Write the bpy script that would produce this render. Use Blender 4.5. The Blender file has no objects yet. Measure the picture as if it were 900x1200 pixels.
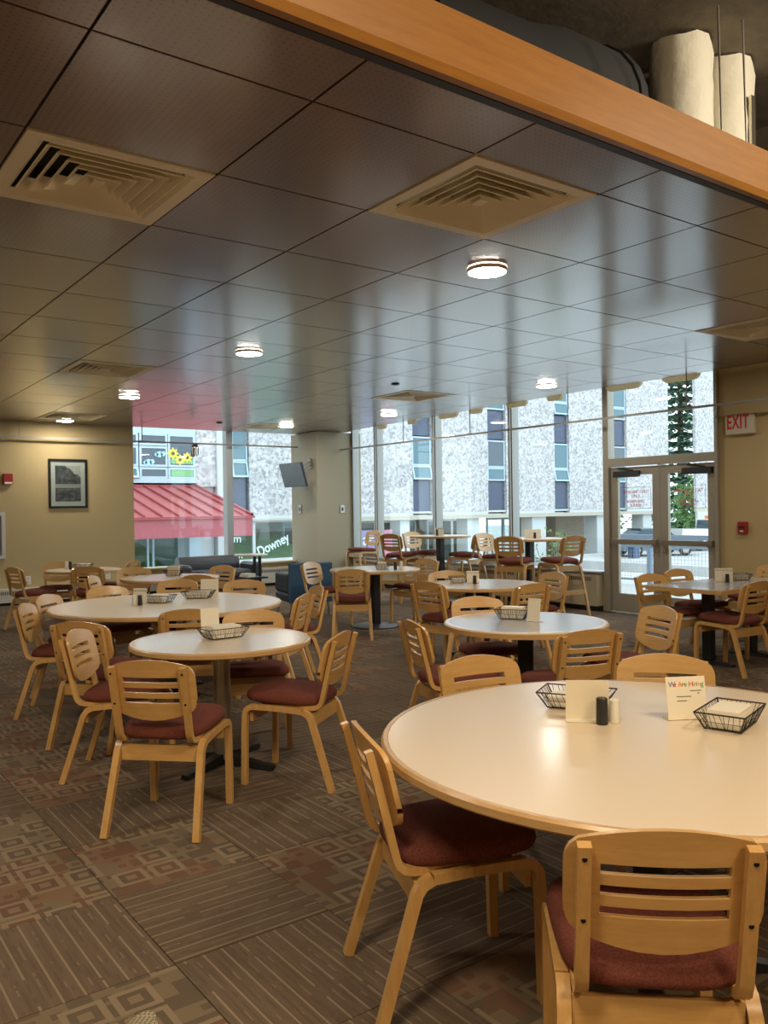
import bpy, math, random
from math import sin, cos, pi, radians as R, sqrt, atan2
from mathutils import Matrix, Vector
random.seed(7)
S = bpy.context.scene
C = S.collection

# ------------------------------------------------------------------ camera, sky, lamps, exposure
TH, PITCH, ROLL, F = .6339, -.0030, -.0146, 982.0      # room axes: X along the far wall, Y along the window wall
def cam_ray(u, v):
    x, z, y = u, v, 1.0
    x, z = x*cos(ROLL)-z*sin(ROLL), x*sin(ROLL)+z*cos(ROLL)
    y, z = y*cos(PITCH)-z*sin(PITCH), y*sin(PITCH)+z*cos(PITCH)
    return Vector((x*cos(TH)+y*sin(TH), -x*sin(TH)+y*cos(TH), z))
fw = cam_ray(0, 0); rt = cam_ray(1, 0)-fw; up = cam_ray(0, 1)-fw
cd = bpy.data.cameras.new('camera'); cam = bpy.data.objects.new('camera', cd); C.objects.link(cam)
cam.matrix_world = Matrix(((rt.x, up.x, -fw.x, 0), (rt.y, up.y, -fw.y, 0), (rt.z, up.z, -fw.z, 1.5), (0, 0, 0, 1)))
cd.sensor_fit = 'HORIZONTAL'; cd.sensor_width = 36; cd.lens = F/900*36; cd.clip_start = .05; cd.clip_end = 400
S.camera = cam

W = bpy.data.worlds.new('overcast_sky'); S.world = W; W.use_nodes = True
W.node_tree.nodes['Background'].inputs[0].default_value = (.81, .915, 1.0, 1)
W.node_tree.nodes['Background'].inputs[1].default_value = 1.8

S.view_settings.view_transform = 'Standard'; S.view_settings.look = 'None'
S.view_settings.exposure = 0.75; S.view_settings.gamma = 1.0; S.view_settings.use_curve_mapping = False
S.cycles.max_bounces = 8; S.cycles.diffuse_bounces = 4; S.cycles.glossy_bounces = 4
S.cycles.transparent_max_bounces = 16; S.cycles.transmission_bounces = 4
S.cycles.sample_clamp_indirect = 6; S.cycles.caustics_reflective = False; S.cycles.caustics_refractive = False
S.cycles.use_denoising = True

def area(name, loc, size, power, col, rot=(0, 0, 0)):
    l = bpy.data.lights.new(name, 'AREA'); l.shape = 'RECTANGLE'; l.size, l.size_y = size; l.energy = power; l.color = col
    o = bpy.data.objects.new(name, l); o.location = loc; o.rotation_euler = rot; C.objects.link(o); return o
# unseen lamps over the open area behind and beside the camera, hung under the concrete slab
WARM = (1.0, .80, .54)
area('unseen_lamp', (-.6, .6, 4.2), (1.2, .5), 65, WARM)
area('unseen_lamp', (2.6, -.7, 4.2), (1.2, .5), 55, WARM, (R(35), 0, 0))
pipe_fill = area('unseen_lamp', (6.6, -1.6, 4.3), (.4, .4), 30, (1, .88, .68), (R(86), 0, R(16))); pipe_fill.data.spread = R(70)  # unseen narrow lamp added to brighten the wrapped pipes above the fascia
area('unseen_lamp', (.6, -3.0, 4.2), (1.2, .5), 85, WARM)
LAMP_L = 80.0                                           # radiance of the round ceiling lamps

# ------------------------------------------------------------------ helpers
def tag(o, label=None, cat=None, group=None, kind=None):
    if label: o['label'] = label
    if cat: o['category'] = cat
    if group: o['group'] = group
    if kind: o['kind'] = kind
    return o
def empty(name, loc=(0, 0, 0), rz=0.0, label=None, cat=None, group=None, kind=None):
    o = bpy.data.objects.new(name, None); C.objects.link(o); o.location = loc; o.rotation_euler = (0, 0, rz)
    return tag(o, label, cat, group, kind)
def copy_tree(o, parent=None):
    c = o.copy(); C.objects.link(c)
    if parent: c.parent = parent
    for ch in list(o.children): copy_tree(ch, c)
    return c

class MB:
    def __init__(s): s.v = []; s.f = []; s.m = []; s.cur = 0
    def add(s, vs, fs):
        b = len(s.v); s.v += [tuple(v) for v in vs]
        for f in fs: s.f.append(tuple(i+b for i in f)); s.m.append(s.cur)
        return s
    def box(s, a, b, M=None):
        x0, y0, z0 = a; x1, y1, z1 = b
        vs = [(x0,y0,z0),(x1,y0,z0),(x1,y1,z0),(x0,y1,z0),(x0,y0,z1),(x1,y0,z1),(x1,y1,z1),(x0,y1,z1)]
        if M: vs = [M @ Vector(v) for v in vs]
        return s.add(vs, [(0,3,2,1),(4,5,6,7),(0,1,5,4),(1,2,6,5),(2,3,7,6),(3,0,4,7)])
    def bbox(s, a, b, r=.01):                            # box with chamfered vertical edges and top
        x0, y0, z0 = a; x1, y1, z1 = b
        def ring(d, z): return [(x0+d,y0,z),(x1-d,y0,z),(x1,y0+d,z),(x1,y1-d,z),(x1-d,y1,z),(x0+d,y1,z),(x0,y1-d,z),(x0,y0+d,z)]
        def inner(d, z): return [(x0+r+d*.3,y0+d,z),(x1-r-d*.3,y0+d,z),(x1-d,y0+r+d*.3,z),(x1-d,y1-r-d*.3,z),(x1-r-d*.3,y1-d,z),(x0+r+d*.3,y1-d,z),(x0+d,y1-r-d*.3,z),(x0+d,y0+r+d*.3,z)]
        return s.loft([inner(r, z0), ring(r, z0+r), ring(r, z1-r), inner(r, z1)], True)
    def loft(s, rings, caps=True):
        n = len(rings[0]); vs = [v for r in rings for v in r]; fs = []
        for k in range(len(rings)-1):
            for i in range(n):
                j = (i+1) % n
                fs.append((k*n+i, k*n+j, (k+1)*n+j, (k+1)*n+i))
        if caps: fs.append(tuple(range(n))[::-1]); fs.append(tuple((len(rings)-1)*n+i for i in range(n)))
        return s.add(vs, fs)
    def cyl(s, p, r, h, n=20, r2=None, rs=None):
        x, y, z = p; prof = rs or [(r, 0), (r if r2 is None else r2, h)]
        return s.loft([[(x+q*cos(2*pi*i/n), y+q*sin(2*pi*i/n), z+hh) for i in range(n)] for q, hh in prof])
    def rod(s, a, b, r, n=6):
        a = Vector(a); b = Vector(b); d = (b-a).normalized()
        u = d.orthogonal().normalized(); w = d.cross(u)
        return s.loft([[p+r*(cos(2*pi*i/n)*u+sin(2*pi*i/n)*w) for i in range(n)] for p in (a, b)])
    def tube(s, path, r, n=5, closed=False):
        P = [Vector(p) for p in path]
        for a, b in zip(P, P[1:]+([P[0]] if closed else [])): s.rod(a, b, r, n)
        return s
    def ribbon(s, path, x0, x1, th):                     # flat bent bar: path in the Y-Z plane, wide from x0 to x1
        P = [Vector((p[0], p[1])) for p in path]; rings = []
        for i, p in enumerate(P):
            d = (P[min(i+1, len(P)-1)]-P[max(i-1, 0)]).normalized(); nn = Vector((-d.y, d.x))*th/2
            a = p+nn; b = p-nn
            rings.append([(x0,a.x,a.y),(x1,a.x,a.y),(x1,b.x,b.y),(x0,b.x,b.y)])
        return s.loft(rings)
    def quad(s, *p): return s.add(p, [tuple(range(len(p)))])
    def mesh(s, name, mats):
        me = bpy.data.meshes.new(name); me.from_pydata(s.v, [], s.f)
        for m in (mats if isinstance(mats, (list, tuple)) else [mats]): me.materials.append(m)
        if any(s.m): me.polygons.foreach_set('material_index', s.m)
        me.update(); return me
    def build(s, name, mats, parent=None, smooth=False, loc=None, kind=None):
        import bmesh
        me = s.mesh(name, mats)
        bm = bmesh.new(); bm.from_mesh(me); bmesh.ops.recalc_face_normals(bm, faces=bm.faces); bm.to_mesh(me); bm.free()
        if smooth:
            me.shade_smooth(); me.set_sharp_from_angle(angle=R(smooth if smooth is not True else 40))
        o = bpy.data.objects.new(name, me); C.objects.link(o)
        if parent: o.parent = parent
        if loc: o.location = loc
        if kind: o['kind'] = kind
        return o
def struct(name, mb, mats, parent=None, smooth=False):
    o = mb.build(name, mats, parent, smooth)
    if not parent: o['kind'] = 'structure'
    return o
def text(name, s, size, loc, rot, mat, parent=None, align='CENTER', ext=.0015, sx=1.0, shear=0, spacing=1.0, bold=0):
    cu = bpy.data.curves.new(name, 'FONT'); cu.body = s; cu.size = size; cu.align_x = align; cu.align_y = 'CENTER'; cu.extrude = ext
    cu.shear = shear; cu.offset = bold; cu.space_character = spacing
    cu.materials.append(mat); q = bpy.data.objects.new(name, cu); C.objects.link(q)
    me = bpy.data.meshes.new_from_object(q); bpy.data.objects.remove(q); bpy.data.curves.remove(cu)
    me.name = name; o = bpy.data.objects.new(name, me); C.objects.link(o)
    o.location = loc; o.rotation_euler = rot; o.scale = (sx, 1, 1)
    if parent: o.parent = parent
    return o

# ------------------------------------------------------------------ materials
def mat(name, col, rough=.5, metal=0.0, spec=.5, emit=None, es=0.0, coat=0.0):
    m = bpy.data.materials.new(name); m.use_nodes = True; b = m.node_tree.nodes['Principled BSDF']
    b.inputs['Base Color'].default_value = (*col, 1); b.inputs['Roughness'].default_value = rough
    b.inputs['Metallic'].default_value = metal; b.inputs['Specular IOR Level'].default_value = spec
    b.inputs['Coat Weight'].default_value = coat
    if emit: b.inputs['Emission Color'].default_value = (*emit, 1); b.inputs['Emission Strength'].default_value = es
    return m
class NT:
    def __init__(s, m): s.t = m.node_tree; s.b = s.t.nodes['Principled BSDF']
    def n(s, t, **kw):
        x = s.t.nodes.new(t)
        for k, v in kw.items():
            if k in x.inputs: x.inputs[k].default_value = v
            else: setattr(x, k, v)
        return x
    def l(s, a, b): s.t.links.new(a, b)
    def math(s, op, a, b=None):
        x = s.t.nodes.new('ShaderNodeMath'); x.operation = op
        for i, q in enumerate((a, b)):
            if q is None: continue
            if hasattr(q, 'links'): s.l(q, x.inputs[i])
            else: x.inputs[i].default_value = q
        return x.outputs[0]
    def coord(s, kind='Object', scale=(1, 1, 1), rot=(0, 0, 0)):
        t = s.t.nodes.new('ShaderNodeTexCoord'); mp = s.t.nodes.new('ShaderNodeMapping')
        mp.inputs['Scale'].default_value = scale; mp.inputs['Rotation'].default_value = rot
        s.l(t.outputs[kind], mp.inputs[0]); return mp.outputs[0]
    def ramp(s, fac, stops):
        r = s.t.nodes.new('ShaderNodeValToRGB'); e = r.color_ramp.elements
        while len(e) < len(stops): e.new(.5)
        for q, (p, c) in zip(e, stops): q.position = p; q.color = (*c, 1)
        s.l(fac, r.inputs[0]); return r.outputs[0]
    def noise(s, vec, scale, detail=3, rough=.55):
        x = s.n('ShaderNodeTexNoise'); x.inputs['Scale'].default_value = scale; x.inputs['Detail'].default_value = detail
        x.inputs['Roughness'].default_value = rough; s.l(vec, x.inputs['Vector']); return x.outputs[0]
    def mix(s, fac, a, b, mode='MIX'):
        x = s.t.nodes.new('ShaderNodeMix'); x.data_type = 'RGBA'; x.blend_type = mode
        for sock, q in ((x.inputs[0], fac), (x.inputs[6], a), (x.inputs[7], b)):
            if hasattr(q, 'links'): s.l(q, sock)
            elif isinstance(q, tuple): sock.default_value = (*q, 1)
            else: sock.default_value = q
        return x.outputs[2]
    def bump(s, h, strength=.3, dist=.01):
        x = s.n('ShaderNodeBump'); x.inputs['Strength'].default_value = strength; x.inputs['Distance'].default_value = dist
        s.l(h, x.inputs['Height']); s.l(x.outputs[0], s.b.inputs['Normal'])
    def base(s, c): s.l(c, s.b.inputs['Base Color'])

def wood(name, a, b, scale, rough=.36, coat=.25):
    m = mat(name, a, rough, coat=coat); t = NT(m)
    v = t.coord('Object', scale); f = t.noise(v, 5, 4, .6); f2 = t.noise(v, 22, 2)
    f = t.math('ADD', t.math('MULTIPLY', f, .75), t.math('MULTIPLY', f2, .25))
    t.base(t.ramp(f, [(.3, b), (.62, a)])); m.node_tree.nodes['Principled BSDF'].inputs['Coat Roughness'].default_value = .25
    return m
M = {}
M['maple'] = wood('maple', (.62, .375, .138), (.51, .28, .09), (9, 9, 1.0))
M['maple_panel'] = wood('maple_panel', (.63, .38, .138), (.54, .305, .10), (1.2, 6, 10))
M['fascia'] = wood('oak_fascia', (.36, .155, .022), (.28, .110, .013), (.5, 4, 7), .42)
M['laminate'] = mat('cream_laminate', (.77, .64, .48), .32, coat=.25); M['laminate'].node_tree.nodes['Principled BSDF'].inputs['Coat Roughness'].default_value = .14
M['laminate_white'] = mat('pale_laminate', (.76, .66, .53), .24, coat=.3)
M['laminate_grey'] = mat('grey_laminate', (.42, .40, .39), .22, coat=.3)
M['edge'] = wood('maple_edge', (.60, .38, .17), (.52, .31, .125), (3, 3, 14), .34)
t = NT(m := mat('burgundy_fabric', (.15, .035, .030), .9, spec=.2)); M['seat'] = m
nn = t.noise(t.coord('Object'), 160, 2); t.base(t.ramp(nn, [(.3, (.115, .032, .023)), (.7, (.18, .056, .040))])); t.bump(nn, .25, .003)
M['black'] = mat('black_metal', (.018, .018, .02), .42, .3)
M['dkgrey'] = mat('dark_grey_metal', (.05, .055, .065), .4, .4)
M['steel'] = mat('brushed_steel', (.42, .39, .34), .34, .9)
M['chrome'] = mat('chrome', (.7, .7, .7), .15, 1)
M['bolt'] = mat('bolt_black', (.01, .01, .01), .4, .5)
M['wire'] = mat('black_wire', (.02, .017, .015), .45, .4)
M['paper'] = mat('paper', (.82, .77, .66), .8)
M['card'] = mat('card', (.80, .74, .60), .6)
M['kraft'] = mat('kraft_napkin', (.62, .50, .36), .85)
M['white'] = mat('white_plastic', (.75, .72, .64), .45)
M['blackp'] = mat('black_plastic', (.02, .02, .02), .35)
M['tan'] = mat('tan_wall', (.50, .39, .20), .75, spec=.25)
t = NT(M['tan']); nn = t.noise(t.coord('Object'), 220, 2); t.bump(nn, .06, .002)
M['column'] = mat('taupe_paint', (.40, .355, .25), .7, spec=.25)
M['alu'] = mat('mullion_aluminium', (.34, .34, .32), .42, .55)
M['alu_light'] = mat('light_aluminium', (.62, .61, .57), .4, .2)
M['doorframe'] = mat('door_aluminium', (.40, .37, .30), .45, .35)
M['cream'] = mat('cream_enamel', (.62, .56, .42), .45)
M['heater_white'] = mat('heater_white', (.62, .60, .52), .45)
M['beige'] = mat('heater_beige', (.50, .43, .29), .5)
M['toe'] = mat('toe_black', (.012, .012, .014), .6)
M['rail'] = mat('track_white', (.34, .33, .29), .4)
M['red'] = mat('alarm_red', (.33, .02, .02), .4)
M['exitred'] = mat('exit_red', (.60, .02, .03), .5)
M['exitface'] = mat('exit_face', (.62, .56, .43), .5)
M['concrete_dark'] = mat('slab_concrete', (.17, .145, .11), .9)
t = NT(M['concrete_dark']); nn = t.noise(t.coord('Object'), 3.5, 6, .7); t.base(t.ramp(nn, [(.3, (.18, .155, .12)), (.7, (.33, .285, .22))])); t.bump(nn, .25, .02)
M['duct_black'] = mat('black_duct', (.022, .022, .023), .8)
M['duct_white'] = mat('white_wrap', (.62, .58, .48), .6)
t = NT(M['duct_white']); t.bump(t.noise(t.coord('Object'), 6, 4), .5, .03)
M['foil'] = mat('foil', (.7, .66, .55), .25, 1)
M['leather'] = mat('charcoal_leather', (.055, .058, .066), .38, coat=.1)
M['blue'] = mat('blue_fabric', (.035, .10, .19), .75)
M['blue_dk'] = mat('navy_vinyl', (.018, .042, .07), .5)
M['lamp'] = mat('lamp_diffuser', (.9, .88, .8), .5, emit=(1.0, .93, .80), es=LAMP_L)
M['bulb'] = mat('spot_bulb', (.9, .85, .7), .5, emit=(1.0, .85, .6), es=18)
# dark brown perforated metal ceiling panels
t = NT(m := mat('brown_ceiling_metal', (.16, .088, .066), .30, .0, .8, coat=1.0)); M['ctile'] = m
co = t.n('ShaderNodeTexCoord'); sx = t.n('ShaderNodeSeparateXYZ'); t.l(co.outputs['Object'], sx.inputs[0])
def cell(o): return t.math('ABSOLUTE', t.math('SUBTRACT', t.math('FRACT', t.math('MULTIPLY', o, 32)), .5))
dx, dy = cell(sx.outputs[0]), cell(sx.outputs[1])
d = t.math('SQRT', t.math('ADD', t.math('MULTIPLY', dx, dx), t.math('MULTIPLY', dy, dy)))
hole = t.math('LESS_THAN', d, .17)
t.base(t.mix(hole, (.165, .090, .068), (.06, .034, .026)))
m.node_tree.nodes['Principled BSDF'].inputs['Coat IOR'].default_value = 1.9; m.node_tree.nodes['Principled BSDF'].inputs['Coat Roughness'].default_value = .16
nn = t.noise(t.coord('Object'), 260, 2); t.bump(nn, .05, .002)
M['cgrid'] = mat('ceiling_grid_dark', (.018, .012, .011), .5)
# glass
def glass(name, tint, refl=1.0):
    m = bpy.data.materials.new(name); m.use_nodes = True; n = m.node_tree.nodes; l = m.node_tree.links; n.clear()
    out = n.new('ShaderNodeOutputMaterial'); mx = n.new('ShaderNodeMixShader'); tr = n.new('ShaderNodeBsdfTransparent'); gl = n.new('ShaderNodeBsdfGlossy'); fr = n.new('ShaderNodeFresnel')
    tr.inputs[0].default_value = (*tint, 1); gl.inputs['Roughness'].default_value = .01; ge = n.new('ShaderNodeNewGeometry'); io = n.new('ShaderNodeMix'); io.inputs[2].default_value = 1.42; io.inputs[3].default_value = 1/1.42; l.new(ge.outputs['Backfacing'], io.inputs[0]); l.new(io.outputs[0], fr.inputs[0])
    mu = n.new('ShaderNodeMath'); mu.operation = 'MULTIPLY'; mu.inputs[1].default_value = refl
    l.new(fr.outputs[0], mu.inputs[0]); l.new(mu.outputs[0], mx.inputs[0]); l.new(tr.outputs[0], mx.inputs[1]); l.new(gl.outputs[0], mx.inputs[2]); l.new(mx.outputs[0], out.inputs[0])
    return m
M['glass'] = glass('window_glass', (.95, .985, .985))
M['pane_teal'] = mat('far_pane_teal', (.055, .15, .19), .06, 0, .8)
M['pane_dark'] = mat('far_pane_dark', (.05, .08, .11), .06, 0, .8)
M['far_glass'] = glass('far_ground_glass', (.75, .82, .82), 1.3)
def shade_cloth(name, col):
    m = bpy.data.materials.new(name); m.use_nodes = True; n = m.node_tree.nodes; l = m.node_tree.links; n.clear()
    out = n.new('ShaderNodeOutputMaterial'); mx = n.new('ShaderNodeMixShader'); a = n.new('ShaderNodeBsdfDiffuse'); b = n.new('ShaderNodeBsdfTranslucent')
    a.inputs[0].default_value = b.inputs[0].default_value = (*col, 1); mx.inputs[0].default_value = .55
    l.new(a.outputs[0], mx.inputs[1]); l.new(b.outputs[0], mx.inputs[2]); l.new(mx.outputs[0], out.inputs[0]); return m
M['shade'] = shade_cloth('cream_shade_cloth', (.80, .70, .52))
M['vent'] = mat('vent_cream', (.90, .82, .64), .5)
# exterior
t = NT(m := mat('pebble_dash', (.55, .52, .50), .9)); M['pebble'] = m
vo = t.n('ShaderNodeTexVoronoi'); vo.inputs['Scale'].default_value = 10.0; t.l(t.coord('Object'), vo.inputs['Vector'])
sp = t.n('ShaderNodeSeparateColor'); t.l(vo.outputs['Color'], sp.inputs[0])
n2 = t.noise(t.coord('Object'), 2.0, 4, .7)
vv = t.math('ADD', t.math('MULTIPLY', sp.outputs[0], .85), t.math('MULTIPLY', n2, .15))
t.base(t.ramp(vv, [(.08, (.31, .30, .30)), (.40, (.46, .45, .455)), (.85, (.60, .60, .61))]))
M['spandrel'] = mat('navy_spandrel', (.055, .075, .13), .35)
M['sash'] = mat('pale_blue_sash', (.46, .60, .68), .5)
M['ext_white'] = mat('white_concrete', (.56, .60, .60), .8)
M['soffit'] = mat('beige_soffit', (.50, .46, .38), .85)
M['roofred'] = mat('red_metal_roof', (.40, .085, .085), .38, 0, .5)
M['roofseam'] = mat('red_roof_seam', (.32, .055, .06), .5)
M['fasciared'] = mat('red_fascia', (.38, .095, .115), .6)
t = NT(m := mat('ashlar_stone', (.5, .42, .33), .9)); M['stone'] = m
br = t.n('ShaderNodeTexBrick'); t.l(t.coord('Generated', (5, 1, 9), (R(90), 0, 0)), br.inputs['Vector']); br.inputs['Scale'].default_value = 1.6
br.inputs['Color1'].default_value = (.62, .52, .40, 1); br.inputs['Color2'].default_value = (.48, .42, .35, 1); br.inputs['Mortar'].default_value = (.36, .31, .26, 1)
br.inputs['Mortar Size'].default_value = .03; t.base(br.outputs[0])
t = NT(m := mat('pavement', (.62, .60, .57), .9)); M['pave'] = m
nn = t.noise(t.coord('Object'), .8, 5); t.base(t.ramp(nn, [(.3, (.42, .42, .41)), (.7, (.54, .54, .53))]))
t = NT(m := mat('lawn', (.10, .22, .05), 1.0)); M['lawn'] = m
nn = t.noise(t.coord('Object'), 1.5, 6, .7); t.base(t.ramp(nn, [(.3, (.24, .46, .14)), (.7, (.42, .62, .24))]))
t = NT(m := mat('needles', (.06, .13, .06), .9)); M['needle'] = m
nn = t.noise(t.coord('Object'), 1.2, 4); t.base(t.ramp(nn, [(.3, (.035, .10, .07)), (.7, (.12, .24, .13))]))
t = NT(m := mat('leaf_green', (.09, .2, .05), .8)); M['leaf'] = m
nn = t.noise(t.coord('Object'), 2.2, 4); t.base(t.ramp(nn, [(.3, (.05, .14, .04)), (.7, (.20, .34, .10))]))
M['bark'] = mat('bark', (.12, .08, .05), .9)
M['railblue'] = mat('grey_blue_railing', (.27, .36, .48), .5, .2)
M['mesh'] = mat('railing_mesh', (.36, .40, .44), .5, .3)
M['bin'] = mat('navy_bin', (.06, .10, .19), .5)
M['carblue'] = mat('car_slate', (.12, .16, .21), .25, .3, coat=.6)
M['carwhite'] = mat('car_white', (.80, .80, .78), .3, coat=.6)
M['carglass'] = mat('car_glass', (.05, .08, .10), .08)
M['tyre'] = mat('tyre', (.02, .02, .02), .8)
M['orange'] = mat('beacon_orange', (.9, .22, .03), .4)
M['letter'] = mat('white_vinyl', (.68, .88, .90), .6)
M['flower'] = mat('yellow_paper', (.75, .72, .10), .8)
M['flowerc'] = mat('brown_paper', (.12, .10, .03), .8)
M['greenp'] = mat('green_paper', (.22, .52, .22), .8)
M['cloudp'] = mat('blue_paper', (.38, .68, .82), .8)
M['pink'] = mat('pink_banner', (.55, .22, .34), .8)
M['purple'] = mat('purple_banner', (.27, .24, .42), .8)
# carpet tiles
def carpet(name, kind):
    m = mat(name, (.1, .08, .06), .98, spec=.05); t = NT(m)
    co = t.n('ShaderNodeTexCoord'); oi = t.n('ShaderNodeObjectInfo')
    off = t.n('ShaderNodeVectorMath', operation='SCALE'); off.inputs[0].default_value = (3.1, 7.7, 0); t.l(oi.outputs['Random'], off.inputs['Scale'])
    ad = t.n('ShaderNodeVectorMath', operation='ADD'); t.l(co.outputs['Object'], ad.inputs[0]); t.l(off.outputs[0], ad.inputs[1])
    P = ad.outputs[0]
    fine = t.noise(P, 260, 2); wear = t.noise(P, 3.0, 3)
    sep = t.n('ShaderNodeSeparateXYZ'); t.l(P, sep.inputs[0])
    mul = lambda p, q: t.math('MULTIPLY', p, q)
    if kind == 'stripe':
        def lines(k, w, th, off, ln):
            xx = t.math('ADD', mul(sep.outputs[0], k), off)
            cv = t.n('ShaderNodeCombineXYZ'); t.l(t.math('FLOOR', xx), cv.inputs[0]); t.l(mul(sep.outputs[1], ln), cv.inputs[1])
            return mul(t.math('LESS_THAN', t.math('FRACT', xx), w), t.math('GREATER_THAN', t.noise(cv.outputs[0], 1.9, 2), th))
        body = t.ramp(t.noise(t.coord('Object', (40, 3, 1)), 1.0, 3), [(.35, (.098, .072, .053)), (.65, (.135, .100, .074))])
        c = t.mix(mul(lines(44, .35, .5, .3, 4), .6), body, (.075, .054, .042))
        c = t.mix(mul(lines(14.8, .11, .40, 0, 2.2), .85), c, (.27, .215, .15))
        c = t.mix(mul(lines(14.8, .09, .56, .5, 5), .6), c, (.22, .175, .125))
    else:
        def cell(k, ox, oy):
            ax = t.math('ADD', mul(sep.outputs[0], k), ox); ay = t.math('ADD', mul(sep.outputs[1], k), oy)
            cx = t.math('ABSOLUTE', t.math('SUBTRACT', t.math('FRACT', ax), .5)); cy = t.math('ABSOLUTE', t.math('SUBTRACT', t.math('FRACT', ay), .5))
            cv = t.n('ShaderNodeCombineXYZ'); t.l(t.math('FLOOR', ax), cv.inputs[0]); t.l(t.math('FLOOR', ay), cv.inputs[1])
            wn = t.n('ShaderNodeTexWhiteNoise'); t.l(cv.outputs[0], wn.inputs['Vector'])
            return t.math('MAXIMUM', cx, cy), wn.outputs['Value']
        q1, r1 = cell(6.6, 0, 0); q2, r2 = cell(13.2, .25, .4)
        warm = t.noise(P, 1.6, 2)
        gnd = t.mix(t.math('GREATER_THAN', warm, .53), (.165, .128, .086), (.185, .112, .072))
        dark = t.mix(t.math('GREATER_THAN', warm, .50), (.095, .075, .056), (.135, .072, .048))
        c = t.mix(t.math('GREATER_THAN', r2, .62), gnd, dark)
        c = t.mix(mul(t.math('LESS_THAN', q2, .22), t.math('LESS_THAN', r2, .3)), c, dark)
        big = t.math('GREATER_THAN', r1, .42)
        frame = mul(t.math('LESS_THAN', q1, .44), t.math('GREATER_THAN', q1, .30))
        inner = mul(t.math('LESS_THAN', q1, .30), t.math('GREATER_THAN', q1, .14))
        core = t.math('LESS_THAN', q1, .14)
        c = t.mix(mul(frame, big), c, (.235, .185, .128)); c = t.mix(mul(inner, big), c, dark); c = t.mix(mul(core, big), c, (.20, .15, .10))
    c = t.mix(t.math('MULTIPLY', fine, .30), c, (.075, .056, .044))
    c = t.mix(t.math('MULTIPLY', wear, .40), c, (.14, .108, .078)); c = t.mix(1.0, c, (1.28, 1.25, 1.20), 'MULTIPLY')
    t.base(c); t.bump(fine, .5, .006)
    return m
M['carpetA'] = carpet('carpet_stripes', 'stripe'); M['carpetB'] = carpet('carpet_squares', 'square')
M['carpet_far'] = mat('carpet_plain', (.12, .095, .07), .98, spec=.05)
t = NT(M['carpet_far']); t.base(t.ramp(t.noise(t.coord('Object'), 5, 5, .7), [(.3, (.075, .056, .043)), (.7, (.15, .115, .082))]))

# ------------------------------------------------------------------ room shell
XL, XW, YB, YN = -4.0, 9.7, 15.2, -5.0
CZ = 3.15
def cz(Y): return CZ - max(0.0, Y-8.0)*.011
SLAB = 4.6
fl = struct('floor', MB().box((XL-.2, YN-.2, -.3), (XW+.25, YB+.3, -.012)), M['carpet_far'])
T = .605; x0, y0 = 1.07-T*12, 2.665-T*14
tb = MB().box((.002, .002, -.012), (T-.002, T-.002, 0)); meA = tb.mesh('carpet_tile', M['carpetA']); meB = tb.mesh('carpet_tile', M['carpetB'])
tb2 = MB().box((-T+.002, .002, -.012), (-.002, T-.002, 0)); meA2 = tb2.mesh('carpet_tile', M['carpetA']); meB2 = tb2.mesh('carpet_tile', M['carpetB'])
def seen(x, y):                                          # inside the camera's view cone on the floor
    u = x*cos(TH)-y*sin(TH); v = x*sin(TH)+y*cos(TH)
    return v > 1.6 and abs(u) < v*.46+.5
cells = []
for i in range(-2, 40):
    for j in range(-2, 42):
        X, Y = x0+i*T, y0+j*T
        if XL-.1 < X and X+T < XW+.1 and YN < Y and Y+T < YB+.2: cells.append((not seen(X+T/2, Y+T/2), X*X+Y*Y, i, j, X, Y))
cells.sort()
rest = MB()
for k, (ns, d2, i, j, X, Y) in enumerate(cells):
    stripe = (i+j) % 2 == 0
    h = random.random()
    if h < .22: stripe = not stripe
    if k < 298:
        rot = (i//1 + j//2) % 2 if h > .1 else 1
        o = bpy.data.objects.new('carpet_tile', (meA2 if rot else meA) if stripe else (meB2 if rot else meB))
        C.objects.link(o); o.location = (X, Y, random.uniform(-.0012, .0005)); o.parent = fl
        if rot: o.rotation_euler.z = -pi/2
    else:
        rest.cur = 0 if stripe else 1
        rest.box((X+.002, Y+.002, -.012), (X+T-.002, Y+T-.002, -.0005))
rest.build('far_carpet_tiles', [M['carpetA'], M['carpetB']], fl, kind='stuff')

struct('wall_near', MB().box((XL-.2, YN-.2, 0), (XW+.2, YN, SLAB)), M['tan'])
struct('wall_left', MB().box((XL-.2, YN, 0), (XL, YB+.2, SLAB)), M['tan'])
struct('wall_far', MB().box((XL, YB-.2, 0), (5.375, YB+.2, SLAB)), M['tan'])
struct('wall_right', MB().box((XW-.02, YN, 0), (XW+.2, 6.005, SLAB)), M['tan'])
struct('ceiling_slab', MB().box((XL-.2, YN-.2, SLAB), (XW+.3, YB+.3, SLAB+.3)), M['concrete_dark'])
for xx in (1.2, 7.2):
    struct('ceiling_beam', MB().loft([[(xx-.55, YN, SLAB), (xx-.38, YN, SLAB-.3), (xx+.38, YN, SLAB-.3), (xx+.55, YN, SLAB)],
                                      [(xx-.55, YB, SLAB), (xx-.38, YB, SLAB-.3), (xx+.38, YB, SLAB-.3), (xx+.55, YB, SLAB)]]), M['concrete_dark'])
struct('ceiling_beam_cross', MB().box((XL, 4.6, SLAB-.34), (XW, 5.3, SLAB-.002)), M['concrete_dark'])
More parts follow.
